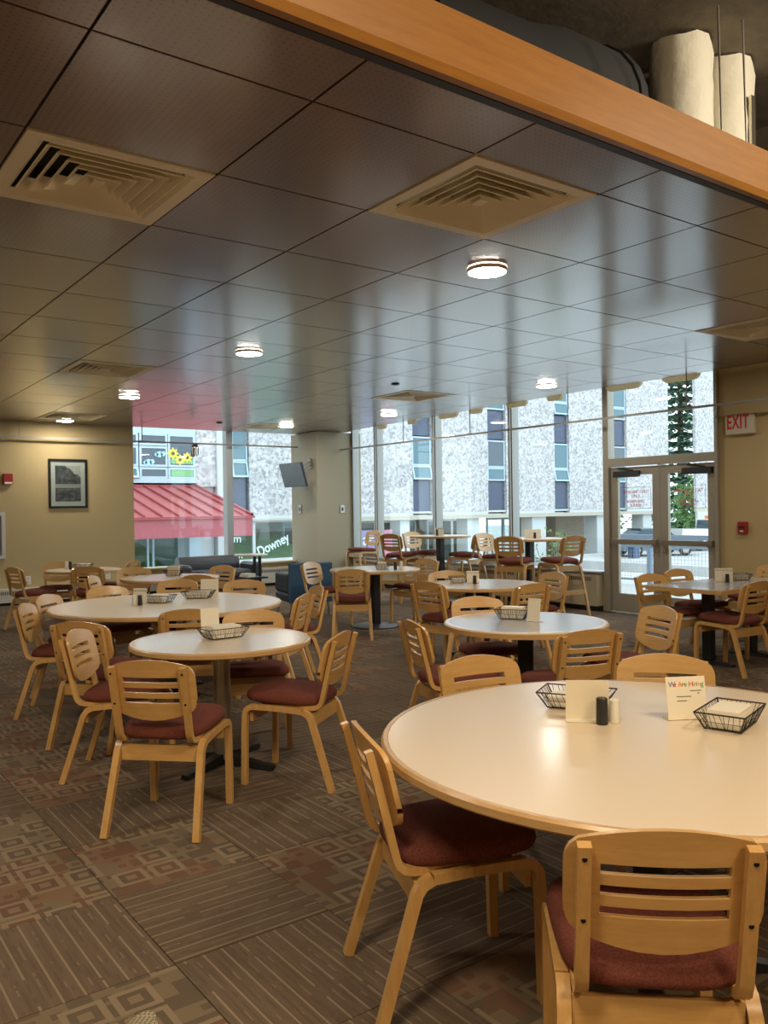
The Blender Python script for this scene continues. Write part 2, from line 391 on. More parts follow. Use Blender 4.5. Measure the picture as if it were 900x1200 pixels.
# walls over and under the glass
struct('wall_header_right', MB().box((XW-.05, 6.005, 3.75), (XW+.2, YB, SLAB)), M['tan'])
struct('wall_header_far', MB().box((5.375, YB-.05, 3.75), (XW+.2, YB+.2, SLAB)), M['tan'])
struct('wall_under_window_right', MB().box((XW-.06, 7.81, 0), (XW+.15, 14.2, .53)), M['tan'])
struct('wall_under_window_far', MB().box((5.375, YB-.06, 0), (8.777, YB+.15, .45)), M['tan'])
struct('window_sill_right', MB().box((XW-.17, 7.81, .535), (XW+.17, 14.2, .565)), M['alu'])
struct('window_sill_far', MB().box((5.375, YB-.16, .452), (8.777, YB+.17, .48)), M['cream'])
struct('trim_column', MB().box((8.80, 14.2, 0), (9.86, YB+.01, 3.07)), M['column'])
struct('trim_column_head', MB().box((8.80, 14.2, 3.14), (9.86, YB+.01, SLAB)), M['column'])

# window wall on the right: glass panes and aluminium mullions
mul = [13.337, 11.552, 9.641]
def window(name, axis, a0, a1, z0, z1, at):
    w = empty(name, kind='structure')
    if axis == 'Y': MB().box((at-.004, a0, z0), (at+.004, a1, z1)).build('pane', M['glass'], w)
    else: MB().box((a0, at-.004, z0), (a1, at+.004, z1)).build('pane', M['glass'], w)
    return w
ys = [14.17]+mul+[7.80]
for k in range(4):
    w = window('window_%d' % (k+1), 'Y', ys[k+1]+.03, ys[k]-.03, .575, 3.75, XW)
    for yy in ((ys[k+1],) if k < 3 else ()):
        MB().box((XW-.075, yy-.038, .57), (XW+.075, yy+.038, 3.75)).build('mullion', M['alu'], w)
        MB().box((XW-.11, yy-.022, .57), (XW-.076, yy+.022, 3.75)).build('mullion_cap', M['alu'], w)
MB().box((XW-.075, 14.14, .57), (XW+.075, 14.195, 3.75)).build('mullion', M['alu'], bpy.data.objects['window_1'])
for k, (a0, a1) in enumerate(((5.40, 7.28), (7.42, 8.76))):
    w = window('window_%d' % (k+5), 'X', a0, a1, .49, 3.75, YB)
    if k == 0: MB().box((7.285, YB-.09, .482), (7.415, YB+.09, 3.75)).build('mullion', M['alu'], w)

# ------------------------------------------------------------------ double exit doors
w = empty('door_frame_1', kind='structure')
Dp = M['doorframe']
for a, b in ((7.705, 7.80), (6.008, 6.05)): MB().box((XW-.07, a, 0), (XW+.07, b, 3.75)).build('frame_post', Dp, w)
MB().box((XW-.07, 6.05, 2.06), (XW+.07, 7.705, 2.17)).build('frame_header', Dp, w)
MB().box((XW-.06, 6.85, 2.045), (XW+.06, 6.90, 2.06)).build('frame_stop', Dp, w)
window('window_7', 'Y', 6.055, 7.70, 2.175, 3.75, XW)
def door(n, y0, y1, hinge):
    d = empty('door_%d' % n, (XW, 0, 0), kind='structure')
    st = .115
    MB().box((-.025, y0, .015), (.025, y0+st, 2.04)).build('stile', Dp, d)
    MB().box((-.025, y1-st, .015), (.025, y1, 2.04)).build('stile', Dp, d)
    MB().box((-.025, y0+st, .015), (.025, y1-st, .27)).build('bottom_rail', Dp, d)
    MB().box((-.025, y0+st, 1.93), (.025, y1-st, 2.04)).build('top_rail', Dp, d)
    MB().box((-.005, y0+st, .27), (.005, y1-st, 1.93)).build('pane', M['glass'], d)
    bar = MB().box((-.085, y0+.03, .965), (-.05, y1-.03, 1.035)).build('push_bar', M['steel'], d)
    MB().box((-.05, y0+.03, .955), (-.026, y0+.12, 1.045)).box((-.05, y1-.12, .955), (-.026, y1-.03, 1.045)).build('bar_bracket', M['doorframe'], bar)
    cy = y1-.50 if hinge > 0 else y0+.03
    cl = MB().box((-.085, cy, 1.90), (-.026, cy+.42 if hinge > 0 else cy+.42, 1.985)).build('door_closer', M['dkgrey'], d)
    MB().rod((-.06, cy+.1, 1.99), (-.05, cy+.36, 2.03), .012).build('closer_arm', M['dkgrey'], cl)
    MB().cyl((-.035, y0+.05 if hinge > 0 else y1-.05, .87), .022, .03, 12).build('lock', M['chrome'], d)
    yc = (y0+y1)/2
    rot = (R(90), 0, R(-90))
    g = MB()
    for a, b in (((-.0075, yc-.25, 1.46), (-.0065, yc+.25, 1.464)), ((-.0075, yc-.25, 1.756), (-.0065, yc+.25, 1.76)),
                 ((-.0075, yc-.25, 1.46), (-.0065, yc-.246, 1.76)), ((-.0075, yc+.246, 1.46), (-.0065, yc+.25, 1.76))): g.box(a, b)
    s = g.build('notice_border', M['dkgrey'], d)
    for zz, tx in ((1.69, 'EMERGENCY EXIT'), (1.635, 'ONLY'), (1.56, 'ALARM WILL'), (1.505, 'SOUND')):
        text('notice_text', tx, .058, (-.008, yc, zz), rot, M['exitred'], s, sx=.92)
    return d
door(1, 6.89, 7.695, 1); door(2, 6.06, 6.875, -1)

# ------------------------------------------------------------------ suspended ceiling
G, gx, gy = .885, .9077, 2.8836
ceil = empty('ceiling', kind='structure')
diffs = {(0, 1), (2, 0), (7, 1), (2, 7), (3, 12), (7, 7), (7, 12), (-3, 4), (-3, 9)}
tm = {}
def tile_mesh(w, h):
    k = (round(w, 3), round(h, 3))
    if k not in tm: tm[k] = MB().loft([[(.006, .006, 0), (w-.006, .006, 0), (w-.006, h-.006, 0), (.006, h-.006, 0)], [(.006, .006, .03), (w-.006, .006, .03), (w-.006, h-.006, .03), (.006, h-.006, .03)]]).mesh('ceiling_tile', M['ctile'])
    return tm[k]
XE = 9.39
for i in range(-5, 10):
    for j in range(-1, 14):
        xa, xb = gx+i*G, min(gx+(i+1)*G, XE); ya, yb = max(gy+j*G, 2.50), min(gy+(j+1)*G, 14.995)
        if xb-xa < .03 or yb-ya < .03 or xa < XL: continue
        if (i, j) in diffs: continue
        if xa > 8.6 and yb > 14.2: yb = 14.19
        if yb-ya < .03: continue
        o = bpy.data.objects.new('ceiling_tile', tile_mesh(xb-xa, yb-ya)); C.objects.link(o); o.parent = ceil
        o.location = (xa, ya, cz(ya)); o.rotation_euler.x = (cz(yb)-cz(ya))/(yb-ya)
gb = MB()
for j in range(-1, 15):
    y = max(min(gy+j*G, 14.99), 2.5); gb.box((XL+.02, y-.012, cz(y)+.012), (XE if y < 14.1 else 8.76, y+.012, cz(y)+.045))
for i in range(-5, 11):
    x = min(gx+i*G, XE-.01)
    for a, b in ((2.5, 8.0), (8.0, 14.18 if x > 8.7 else 14.99)):
        Mx = Matrix.Translation((x, a, cz(a))) @ Matrix.Rotation((cz(b)-cz(a))/(b-a), 4, 'X'); gb.box((-.012, 0, .010), (.012, b-a, .045), Mx)
gb.build('ceiling_grid', M['cgrid'], ceil)
struct('trim_ceiling_edge', MB().box((XE+.002, 2.5, CZ), (XE+.014, 8, 3.19)).loft([[(x, 8, CZ), (x, 14.19, cz(14.19)), (x, 14.19, 3.19), (x, 8, 3.19)] for x in (XE+.002, XE+.014)]), M['ctile'], ceil)
MB().box((XL+.02, 2.455, CZ-.004), (XE+.02, 2.499, CZ+.05)).build('edge_channel', M['cgrid'], ceil)
fa = struct('trim_fascia', MB().loft([[(x, 2.40, CZ+.03), (x, 2.415, CZ-.002), (x, 2.452, CZ-.002), (x, 2.452, 3.40), (x, 2.40, 3.40)] for x in (XL+.02, XW-.05)]), M['fascia'])

DIFFN = {(0, 1): 'big square cream air diffuser nearest the left edge of the ceiling', (2, 0): 'big square cream air diffuser nearest the wooden ceiling fascia',
         (7, 1): 'square air diffuser in the ceiling cut by the right picture edge', (2, 7): 'cream air diffuser in the ceiling before the framed picture wall',
         (3, 12): 'flat cream air diffuser closest to the tan wall with framed picture', (7, 7): 'small seen air diffuser in the ceiling before the tall window mullions',
         (7, 12): 'small seen air diffuser in the ceiling in front of the wall television', (-3, 4): 'cream air diffuser hidden out of sight near the ceiling side', (-3, 9): 'cream air diffuser hidden out of sight over the side wall'}
def diffuser(i, j):
    x, y = gx+i*G, gy+j*G; z = cz(y+G/2)
    o = empty('air_diffuser', (x+G/2, y+G/2, z), 0, DIFFN[(i, j)], 'air vent', 'ceiling air diffusers')
    o.rotation_euler.x = -.011 if y > 8 else 0
    h = G/2-.008; ih = .335
    f = MB()
    def sq(a, z): return [(-a, -a, z), (a, -a, z), (a, a, z), (-a, a, z)]
    f.loft([sq(h, .03), sq(h, -.006), sq(ih+.03, -.006), sq(ih, .02)], False).build('diffuser_frame', M['vent'], o)
    MB().box((-ih, -ih, .125), (ih, ih, .13)).build('throat', M['duct_black'], o)
    a = ih
    for k in range(5):
        a0 = .328-k*.060
        f = MB().loft([sq(a0+.002, -.004), sq(a0-.056, .06), sq(a0-.060, .06), sq(a0-.004, -.007)], False)
        f.add([v for v in sq(a0+.002, -.004)+sq(a0-.004, -.007)], [(0, 1, 5, 4), (1, 2, 6, 5), (2, 3, 7, 6), (3, 0, 4, 7)]).build('louvre', M['vent'], o)
    MB().box((-.028, -.045, -.004), (.028, .045, .004)).build('centre_plate', M['vent'], o)
for c in sorted(diffs):
    if c[0] >= 0: diffuser(*c)
    else:
        o = bpy.data.objects.new('ceiling_tile', tile_mesh(G, G)); C.objects.link(o); o.parent = ceil; o.location = (gx+c[0]*G, gy+c[1]*G, cz(gy+c[1]*G))
LAMPDY = {(3, 13): -.45, (8, 13): -1.3}
LAMPN = {(3, 1): 'round ceiling lamp nearest the large air diffusers', (3, 5): 'round ceiling lamp second along the left row of lamps', (3, 9): 'round ceiling lamp third along the left row of lamps',
         (3, 13): 'round ceiling lamp closest to the tan wall above the picture', (8, 5): 'round ceiling lamp before the exit doors glass', (8, 9): 'round ceiling lamp before the bar tables window', (8, 13): 'round ceiling lamp above the wall television',
         (8, 1): 'round ceiling lamp out of view by the right wall', (-2, 13): 'round ceiling lamp out of view in the side bay, fourth',
 (-2, 1): 'round ceiling lamp out of view in the side bay, first', (-2, 5): 'round ceiling lamp out of view in the side bay, second', (-2, 9): 'round ceiling lamp out of view in the side bay, third'}
for (i, j), lb in LAMPN.items():
    y = gy+(j+.5)*G+LAMPDY.get((i, j), 0); z = cz(y)-.002
    o = empty('ceiling_lamp', (gx+(i+.5)*G+(-.70 if (i, j) == (8, 13) else 0), y, z), 0, lb, 'lamp', 'round ceiling lamps')
    n = 28
    MB().loft([[(q*cos(2*pi*k/n), q*sin(2*pi*k/n), hh) for k in range(n)] for q, hh in ((.136, 0), (.136, -.026), (.133, -.030), (.130, -.030), (.130, -.026))], False).build('lamp_rim', M['white'], o, 30)
    MB().cyl((0, 0, -.0315), .1295, .004, n).build('diffuser', M['lamp'], o)
for x, y, lb in ((gx+6.47*G, gy+6.61*G, 'small dark ceiling sensor before the bar table windows'), (gx+6.3*G, gy+12.24*G, 'small dark ceiling sensor over the red roof window')):
    z = cz(y)
    o = empty('ceiling_sensor', (x, y, z), 0, lb, 'sensor')
    MB().cyl((0, 0, -.014), .055, .014, 16).build('sensor_body', M['dkgrey'], o); MB().cyl((0, 0, -.02), .03, .006, 12).build('sensor_tip', M['black'], o)
# rounded cream lips seen between the cloud edge and the glass
lips = [(13.0, .25), (12.05, .25), (11.05, .5), (10.35, .3), (9.4, .45), (8.6, .3), (7.35, .6), (6.45, .55)]
def lz(y): return cz(y)-.045
for k, (y, wd) in enumerate(lips):
    MB().loft([[(XW-.19, y-wd/2*q, lz(y)+hh), (XW-.13, y-wd/2*q, lz(y)+hh), (XW-.13, y+wd/2*q, lz(y)+hh), (XW-.19, y+wd/2*q, lz(y)+hh)] for q, hh in ((.75, 0), (.95, .04), (1, .12), (1, .54))]).build('trim_blind_%d' % (k+1), M['shade']).__setitem__('kind', 'structure')

# things above the cloud at the upper right
o = empty('black_air_duct', (4.12, 3.75, 3.98), 0, 'black fabric air duct bulging above the wooden ceiling fascia', 'duct')
def dring(x, q): return [(x, .52*q*cos(2*pi*k/24), .56*q*sin(2*pi*k/24)) for k in range(24)]
MB().loft([dring(-1.25, .85), dring(-.4, .9), dring(-.1, 1.0), dring(.28, 1.0), dring(.32, .97)]).build('duct_body', M['duct_black'], o, 50)
MB().loft([dring(.285, 1.03), dring(.35, 1.03)]).build('duct_collar', M['dkgrey'], o)
for x in (-1.0, -.2): MB().rod((x, 0, .5), (x, 0, SLAB-3.981), .012).build('duct_strap', M['steel'], o)
def wrap(x, w, z0, z1, lb, ragged):
    o = empty('wrapped_pipe', (x, 3.35, z0), 0, lb, 'pipe', 'white wrapped pipes above the fascia')
    n = 16; h = z1-z0
    rings = []
    for k, hh in enumerate((0, .15, .3, .45, .6, .75, .9, 1)):
        rings.append([(w/2*cos(2*pi*i/n)*(1+.05*sin(3*i+k)), .2*sin(2*pi*i/n)*(1+.06*cos(2*i+k*2)), h*hh+(-abs(ragged*sin(i*2.3)) if k == 7 else 0)) for i in range(n)])
    MB().loft(rings).build('insulation_wrap', M['duct_white'], o, 60)
    MB().box((-.02, -.225, .45), (.03, -.205, h*.75)).build('foil_tear', M['foil'], o) if 'foil' in lb else None
wrap(5.0, .42, 3.45, 4.60, 'white wrapped pipe above fascia, left and wider of two', .03)
wrap(5.5, .44, 3.45, 4.60, 'white wrapped pipe with foil tear above fascia, right of two', .02)
for k, (x, lb) in enumerate(((2.2, 'thin hanger rod above fascia at the top middle of the view'), (4.3, 'thin hanger wire above fascia beside the black duct'), (4.55, 'thin hanger wire above fascia before white wrapped pipes'), (5.95, 'thin hanger wire above fascia at the right edge'))):
    o = MB().rod((x, 2.62, CZ+.03), (x+.03, 2.66, SLAB-.3 if k in (1, 2) else SLAB), .006 if k else .016).build('hanger_rod', M['steel']); tag(o, lb, 'rod', 'hanger rods above the fascia')

# ------------------------------------------------------------------ track lighting rail
o = empty('track_rail', (3.0, 14.88, 2.80), 0, 'pale suspended track rail along the picture wall and red roof window', 'rail')
MB().box((-3.0, -.012, -.014), (5.76, .012, .014)).build('rail_bar', M['rail'], o)
for x in (.40, 2.5, 4.6): MB().rod((x, 0, .015), (x, 0, cz(14.88)-2.80-.002), .008).build('rail_rod', M['rail'], o); 
MB().box((2.45, -.03, -.02), (2.55, .03, .02)).build('rail_joint', M['rail'], o)
o = empty('track_rail', (9.36, 5.0, 2.72), 0, 'dark suspended track rail crossing the tall windows and exit doors', 'rail')
MB().box((-.012, -6, -.014), (.012, 9.19, .014)).build('rail_bar', M['rail'], o)
for y in (7.1, 5.3, 3.2, 1.25, -1): MB().rod((0, y, .015), (0, y, cz(5+y)-2.72-.002), .008).build('rail_rod', M['rail'], o)
o = empty('track_spotlight', (6.52, 14.88, 2.78), 0, 'small black track spotlight hanging from rail before red roof', 'lamp')
MB().box((-.05, -.02, -.05), (.05, .02, .004)).build('adapter', M['black'], o)
MB().rod((-.07, 0, -.04), (-.07, 0, -.2), .008).rod((.07, 0, -.04), (.07, 0, -.2), .008).rod((-.07, 0, -.045), (.07, 0, -.045), .008).build('yoke', M['black'], o)
sh = MB().loft([[Matrix.Rotation(R(20), 4, 'X') @ Vector((q*cos(2*pi*k/16), q*sin(2*pi*k/16), hh-.05)) for k in range(16)] for q, hh in ((.03, -.0), (.045, -.02), (.05, -.10), (.082, -.17), (.078, -.17), (.05, -.11))], False).build('shade', M['steel'], o, 40)
MB().loft([[Matrix.Rotation(R(20), 4, 'X') @ Vector((q*cos(2*pi*k/16), q*sin(2*pi*k/16), hh-.05)) for k in range(16)] for q, hh in ((.074, -.165), (.05, -.155))]).build('bulb', M['bulb'], sh)

# ------------------------------------------------------------------ heaters
def heater(name, axis, a0, a1, n, front, back, z0, z1, m, lb, grille_every=.03):
    o = empty(name, kind='structure'); L = (a1-a0)/n
    toe = MB()
    toe.box((a0, front+.06, 0), (a1, back, z0)) if axis == 'X' else toe.box((front+.06, a0, 0), (back, a1, z0))
    toe.build('toe_kick', M['toe'], o)
    for k in range(n):
        b0, b1 = a0+k*L+.004, a0+(k+1)*L-.004; mb = MB()
        mb.box((b0, front, z0), (b1, back, z1)) if axis == 'X' else mb.box((front, b0, z0), (back, b1, z1))
        p = mb.build('heater_panel', m, o)
        s = MB(); q = b0+.1
        while q < b1-.1:
            zz0, zz1 = z1-.09, z1-.035
            s.box((q, front-.003, zz0), (q+.014, front+.001, zz1)) if axis == 'X' else s.box((front-.003, q, zz0), (front+.001, q+.014, zz1))
            q += grille_every
        s.build('grille_slots', M['toe'], p)
    return o
heater('baseboard_heater_far', 'X', -1.0, 5.3, 5, 14.80, 14.995, .05, .27, M['heater_white'], '')
heater('baseboard_heater_window', 'X', 5.45, 8.7, 3, 14.93, 15.135, .06, .36, M['heater_white'], '')
hh = heater('baseboard_heater_right', 'Y', 7.83, 14.0, 4, 9.5, 9.635, .075, .52, M['beige'], '')
MB().box((9.494, 8.15, .36), (9.502, 8.27, .43)).build('heater_label', M['kraft'], hh)
struct('baseboard_right', MB().box((XW-.035, YN, 0), (XW-.0205, 6.0, .1)), M['toe'])

# ------------------------------------------------------------------ things on the walls
YW = 15.0
o = empty('framed_picture', (4.21, YW, 2.03), 0, 'black-framed grey landscape print with white mat on tan wall', 'picture')
f = MB(); 
for a, b in (((-.325, -.035, -.425), (-.29, -.002, .425)), ((.29, -.035, -.425), (.325, -.002, .425)), ((-.29, -.035, -.425), (.29, -.002, -.39)), ((-.29, -.035, .39), (.29, -.002, .425))): f.box(a, b)
f.build('frame', M['black'], o)
MB().box((-.29, -.014, -.39), (.29, -.008, .39)).build('mat_board', mat('mat_board', (.55, .54, .48), .7), o)
t = NT(m := mat('landscape_print', (.1, .1, .1), .6))
g = t.n('ShaderNodeTexCoord'); sp = t.n('ShaderNodeSeparateXYZ'); t.l(g.outputs['Generated'], sp.inputs[0])
wv = t.noise(t.coord('Generated', (3, 1, 5)), 1.6, 5, .6)
diag = t.math('GREATER_THAN', t.math('ADD', t.math('MULTIPLY', sp.outputs[0], .55), sp.outputs[2]), t.math('ADD', 1.22, t.math('MULTIPLY', t.math('SUBTRACT', wv, .5), .25)))
lake = t.math('MULTIPLY', t.math('LESS_THAN', t.math('ABSOLUTE', t.math('SUBTRACT', sp.outputs[2], .43)), .055), t.math('LESS_THAN', sp.outputs[0], t.math('ADD', .45, wv)))
c = t.ramp(wv, [(.3, (.02, .02, .022)), (.5, (.075, .075, .075)), (.7, (.20, .20, .20))])
c = t.mix(diag, c, (.42, .40, .34)); c = t.mix(lake, c, (.34, .33, .29)); t.base(c)
MB().box((-.215, -.017, -.31), (.215, -.0145, .31)).build('print', m, o)
MB().box((-.288, -.024, -.388), (.288, -.021, .388)).build('glazing', M['glass'], o)
o = empty('fire_alarm', (3.23, YW, 2.10), 0, 'red fire alarm strobe box left of the framed picture', 'alarm')
MB().bbox((-.075, -.06, -.09), (.075, -.001, .09), .01).build('alarm_body', M['red'], o)
MB().box((-.06, -.068, -.085), (.06, -.058, -.05)).build('strobe_lens', M['white'], o)
o = empty('notice_frame', (2.72, YW, 1.16), 0, 'silver-framed board at the left edge on tan wall', 'board')
f = MB()
for a, b in (((-.46, -.04, -.39), (-.40, -.002, .39)), ((.40, -.04, -.39), (.46, -.002, .39)), ((-.40, -.04, -.39), (.40, -.002, -.33)), ((-.40, -.04, .33), (.40, -.002, .39))): f.box(a, b)
f.build('frame', M['alu_light'], o); MB().box((-.40, -.012, -.33), (.40, -.006, .33)).build('board_face', mat('board_grey', (.30, .29, .25), .4), o)
for x, z, lb in ((3.53, .39, 'ivory outlet plate behind leftmost chair on the tan wall'), (4.88, .40, 'ivory outlet plate low on tan wall near the window corner')):
    o = empty('outlet_plate', (x, YW, z), 0, lb, 'outlet'); MB().bbox((-.045, -.012, -.07), (.045, -.001, .07), .006).build('plate', M['white'], o)
    MB().box((-.018, -.015, .012), (.018, -.011, .045)).box((-.018, -.015, -.045), (.018, -.011, -.012)).build('socket', M['cream'], o)
for loc, rz, lb in (((9.385, 14.2, 1.52), 0, 'metal switch plate on the lighter column face'), ((8.80, 14.86, 1.53), -pi/2, 'metal switch plate on the darker column face under television')):
    o = empty('switch_plate', loc, rz, lb, 'switch'); MB().bbox((-.058, -.016, -.085), (.058, -.001, .085), .008).build('plate', M['steel'], o)
    MB().box((-.02, -.022, -.035), (.02, -.015, .035)).build('switch', M['dkgrey'], o)
# television on its bracket, tilted down
o = empty('television', (8.40, 14.45, 2.21), 0, 'black flat television on bracket tilted from the tan column', 'television')
o.rotation_euler = (R(16), R(0), R(-88))
MB().bbox((-.41, -.02, -.245), (.41, .03, .245), .012).build('tv_case', M['blackp'], o)
MB().box((-.395, -.0235, -.225), (.395, -.0205, .232)).build('screen', mat('tv_screen', (.02, .024, .03), .07, 0, .9, coat=.5), o)
MB().box((-.12, .0305, -.12), (.12, .07, .12)).rod((0, .05, 0), (.06, .405, .10), .025).rod((.06, .05, .1), (.10, .405, .16), .012).box((.0, .39, .03), (.13, .412, .24)).build('tv_bracket', M['steel'], o)
# exit sign and pull station on the right wall
o = empty('exit_sign', (XW-.02, 5.70, 2.485), -pi/2, 'white EXIT sign with red letters beside the doors', 'sign')
MB().bbox((-.185, -.06, -.125), (.185, -.001, .125), .008).build('sign_box', M['exitface'], o)
text('exit_letters', 'EXIT', .235, (-.02, -.062, .02), (R(90), 0, 0), M['exitred'], o, sx=.56, ext=.002, spacing=1.1, bold=.005)
o = empty('fire_pull_station', (XW-.02, 5.69, 1.21), -pi/2, 'red fire pull station on tan wall below EXIT sign', 'alarm')
MB().bbox((-.06, -.05, -.075), (.06, -.001, .075), .008).build('station_body', M['red'], o)
MB().box((-.035, -.062, -.01), (.035, -.05, .022)).build('pull_handle', M['blackp'], o); MB().box((-.02, -.058, -.05), (.02, -.05, -.03)).build('station_label', M['white'], o)

# ------------------------------------------------------------------ chairs
def arc(cx, cz_, r, a0, a1, n=6): return [(cx+r*cos(R(a0+(a1-a0)*k/n)), cz_+r*sin(R(a0+(a1-a0)*k/n))) for k in range(n+1)]
def backrest_mb():
    us = [-.21, -.207, -.198, -.18, -.155, -.135, -.1, -.05, 0, .05, .1, .135, .155, .18, .198, .207, .21]
    def rows(u):
        q = abs(u)/.21
        top = .292-.040*q*q; bot = .0+.052*q*q
        if q > .85: e = (q-.85)/.15; top -= .045*(1-sqrt(max(0, 1-e*e))); bot += .045*(1-sqrt(max(0, 1-e*e)))
        return [bot, .084, .108, .134, .158, .184, .208, top]
    vs = []; fs = []
    def P(u, w, dy):
        yy = .030*(u/.21)**2-.012
        z = .535+w; return (u, -.246-(z-.69)*.23+yy+dy, z)
    n = len(us)
    for dy in (-.008, .008):
        for u in us: vs += [P(u, w, dy) for w in rows(u)]
    def I(s, i, k): return s*n*8+i*8+k
    solid = [[not (k in (1, 3, 5) and 5 <= i < 11) for k in range(7)] for i in range(n-1)]
    def ok(i, k): return 0 <= i < n-1 and 0 <= k < 7 and solid[i][k]
    for i in range(n-1):
        for k in range(7):
            if not solid[i][k]: continue
            fs += [(I(1, i, k), I(1, i, k+1), I(1, i+1, k+1), I(1, i+1, k)), (I(0, i, k), I(0, i+1, k), I(0, i+1, k+1), I(0, i, k+1))]
            if not ok(i-1, k): fs.append((I(0, i, k), I(0, i, k+1), I(1, i, k+1), I(1, i, k)))
            if not ok(i+1, k): fs.append((I(0, i+1, k), I(1, i+1, k), I(1, i+1, k+1), I(0, i+1, k+1)))
            if not ok(i, k-1): fs.append((I(0, i, k), I(1, i, k), I(1, i+1, k), I(0, i+1, k)))
            if not ok(i, k+1): fs.append((I(0, i, k+1), I(0, i+1, k+1), I(1, i+1, k+1), I(1, i, k+1)))
    return MB().add(vs, fs)
def seat_mb(dz):
    def ring(sx, y0, y1, z):
        pts = []
        for k in range(28):
            a = 2*pi*k/28; c, s = cos(a), sin(a)
            x = sx*(abs(c)**.5)*(1 if c >= 0 else -1); y = (y0+y1)/2+(y1-y0)/2*(abs(s)**.5)*(1 if s >= 0 else -1)
            pts.append((x*(1+.06*(y/.25)), y, z+dz+.012*((y-.02)/.22)))
        return pts
    return MB().loft([ring(.195, -.185, .22, .447), ring(.210, -.2, .245, .455), ring(.214, -.203, .252, .470), ring(.210, -.2, .248, .488), ring(.195, -.185, .23, .503), ring(.16, -.14, .18, .512), ring(.06, -.06, .09, .516)])
def make_chair(name, label, stool=0.0, bolts=True):
    o = empty(name, (0, 0, 0), 0, label, 'chair' if not stool else 'bar stool')
    d = stool
    seat_mb(d).build('seat', M['seat'], o, 60)
    b = backrest_mb(); b.v = [(x, y, z+d) for x, y, z in b.v]; b.build('backrest', M['maple_panel'], o, 35)
    k = 1+stool*.35
    for s in (-1, 1):
        xa, xb = (.189, .221) if s > 0 else (-.221, -.189)
        front = [(.232, 0), (.226, .30+d), (.222, .385+d)]+[(.222-.045+.045*cos(R(a)), .385+d+.045*sin(R(a))) for a in (25, 50, 75, 90)]+[(.12, .4295+d)]
        MB().ribbon(front, xa, xb, .030).build('leg', M['maple'], o, 35)
        MB().ribbon([(.1205, .4295+d), (0, .426+d), (-.115, .416+d)], xa, xb, .030).build('seat_rail', M['maple'], o)
        rear = [(-.1155, .4155+d), (-.145, .402+d), (-.165, .375+d), (-.285*k, 0)]
        m = MB(); m.ribbon(rear, xa, xb, .031)
        m.v = [(x+s*.018*(1-z/(.4+d)), y, z) for x, y, z in m.v]; m.build('leg', M['maple'], o, 35)
        xa, xb = (.157, .187) if s > 0 else (-.187, -.157)
        j = [(-.3005, .795+d), (-.275, .70+d), (-.235, .53+d), (-.222, .475+d), (-.212, .452+d), (-.195, .438+d), (-.17, .432+d), (-.08, .432+d), (.14, .433+d)]
        j = [(y+.004, z) for y, z in j]
        u = MB().ribbon(j, xa, xb, .024).build('back_upright', M['maple'], o, 40)
        if bolts:
            for zz in (.765, .62):
                yy = -.3005 if zz > .7 else -.264; xm = (xa+xb)/2
                MB().rod((xm, yy-.0012, zz+d), (xm, yy+.012, zz+d), .006, 8).build('bolt_head', M['bolt'], u)
    MB().box((-.188, -.168, .33+d), (.188, -.150, .405+d)).build('rear_apron', M['maple_panel'], o)
    MB().box((-.188, .185, .345+d), (.188, .203, .415+d)).build('front_apron', M['maple_panel'], o)
    if stool:
        MB().box((-.192, -.265, .30), (.192, -.245, .36)).build('foot_rail', M['maple'], o)
        MB().box((-.188, .215, .26), (.188, .24, .33)).build('foot_rail', M['maple'], o)
    return o
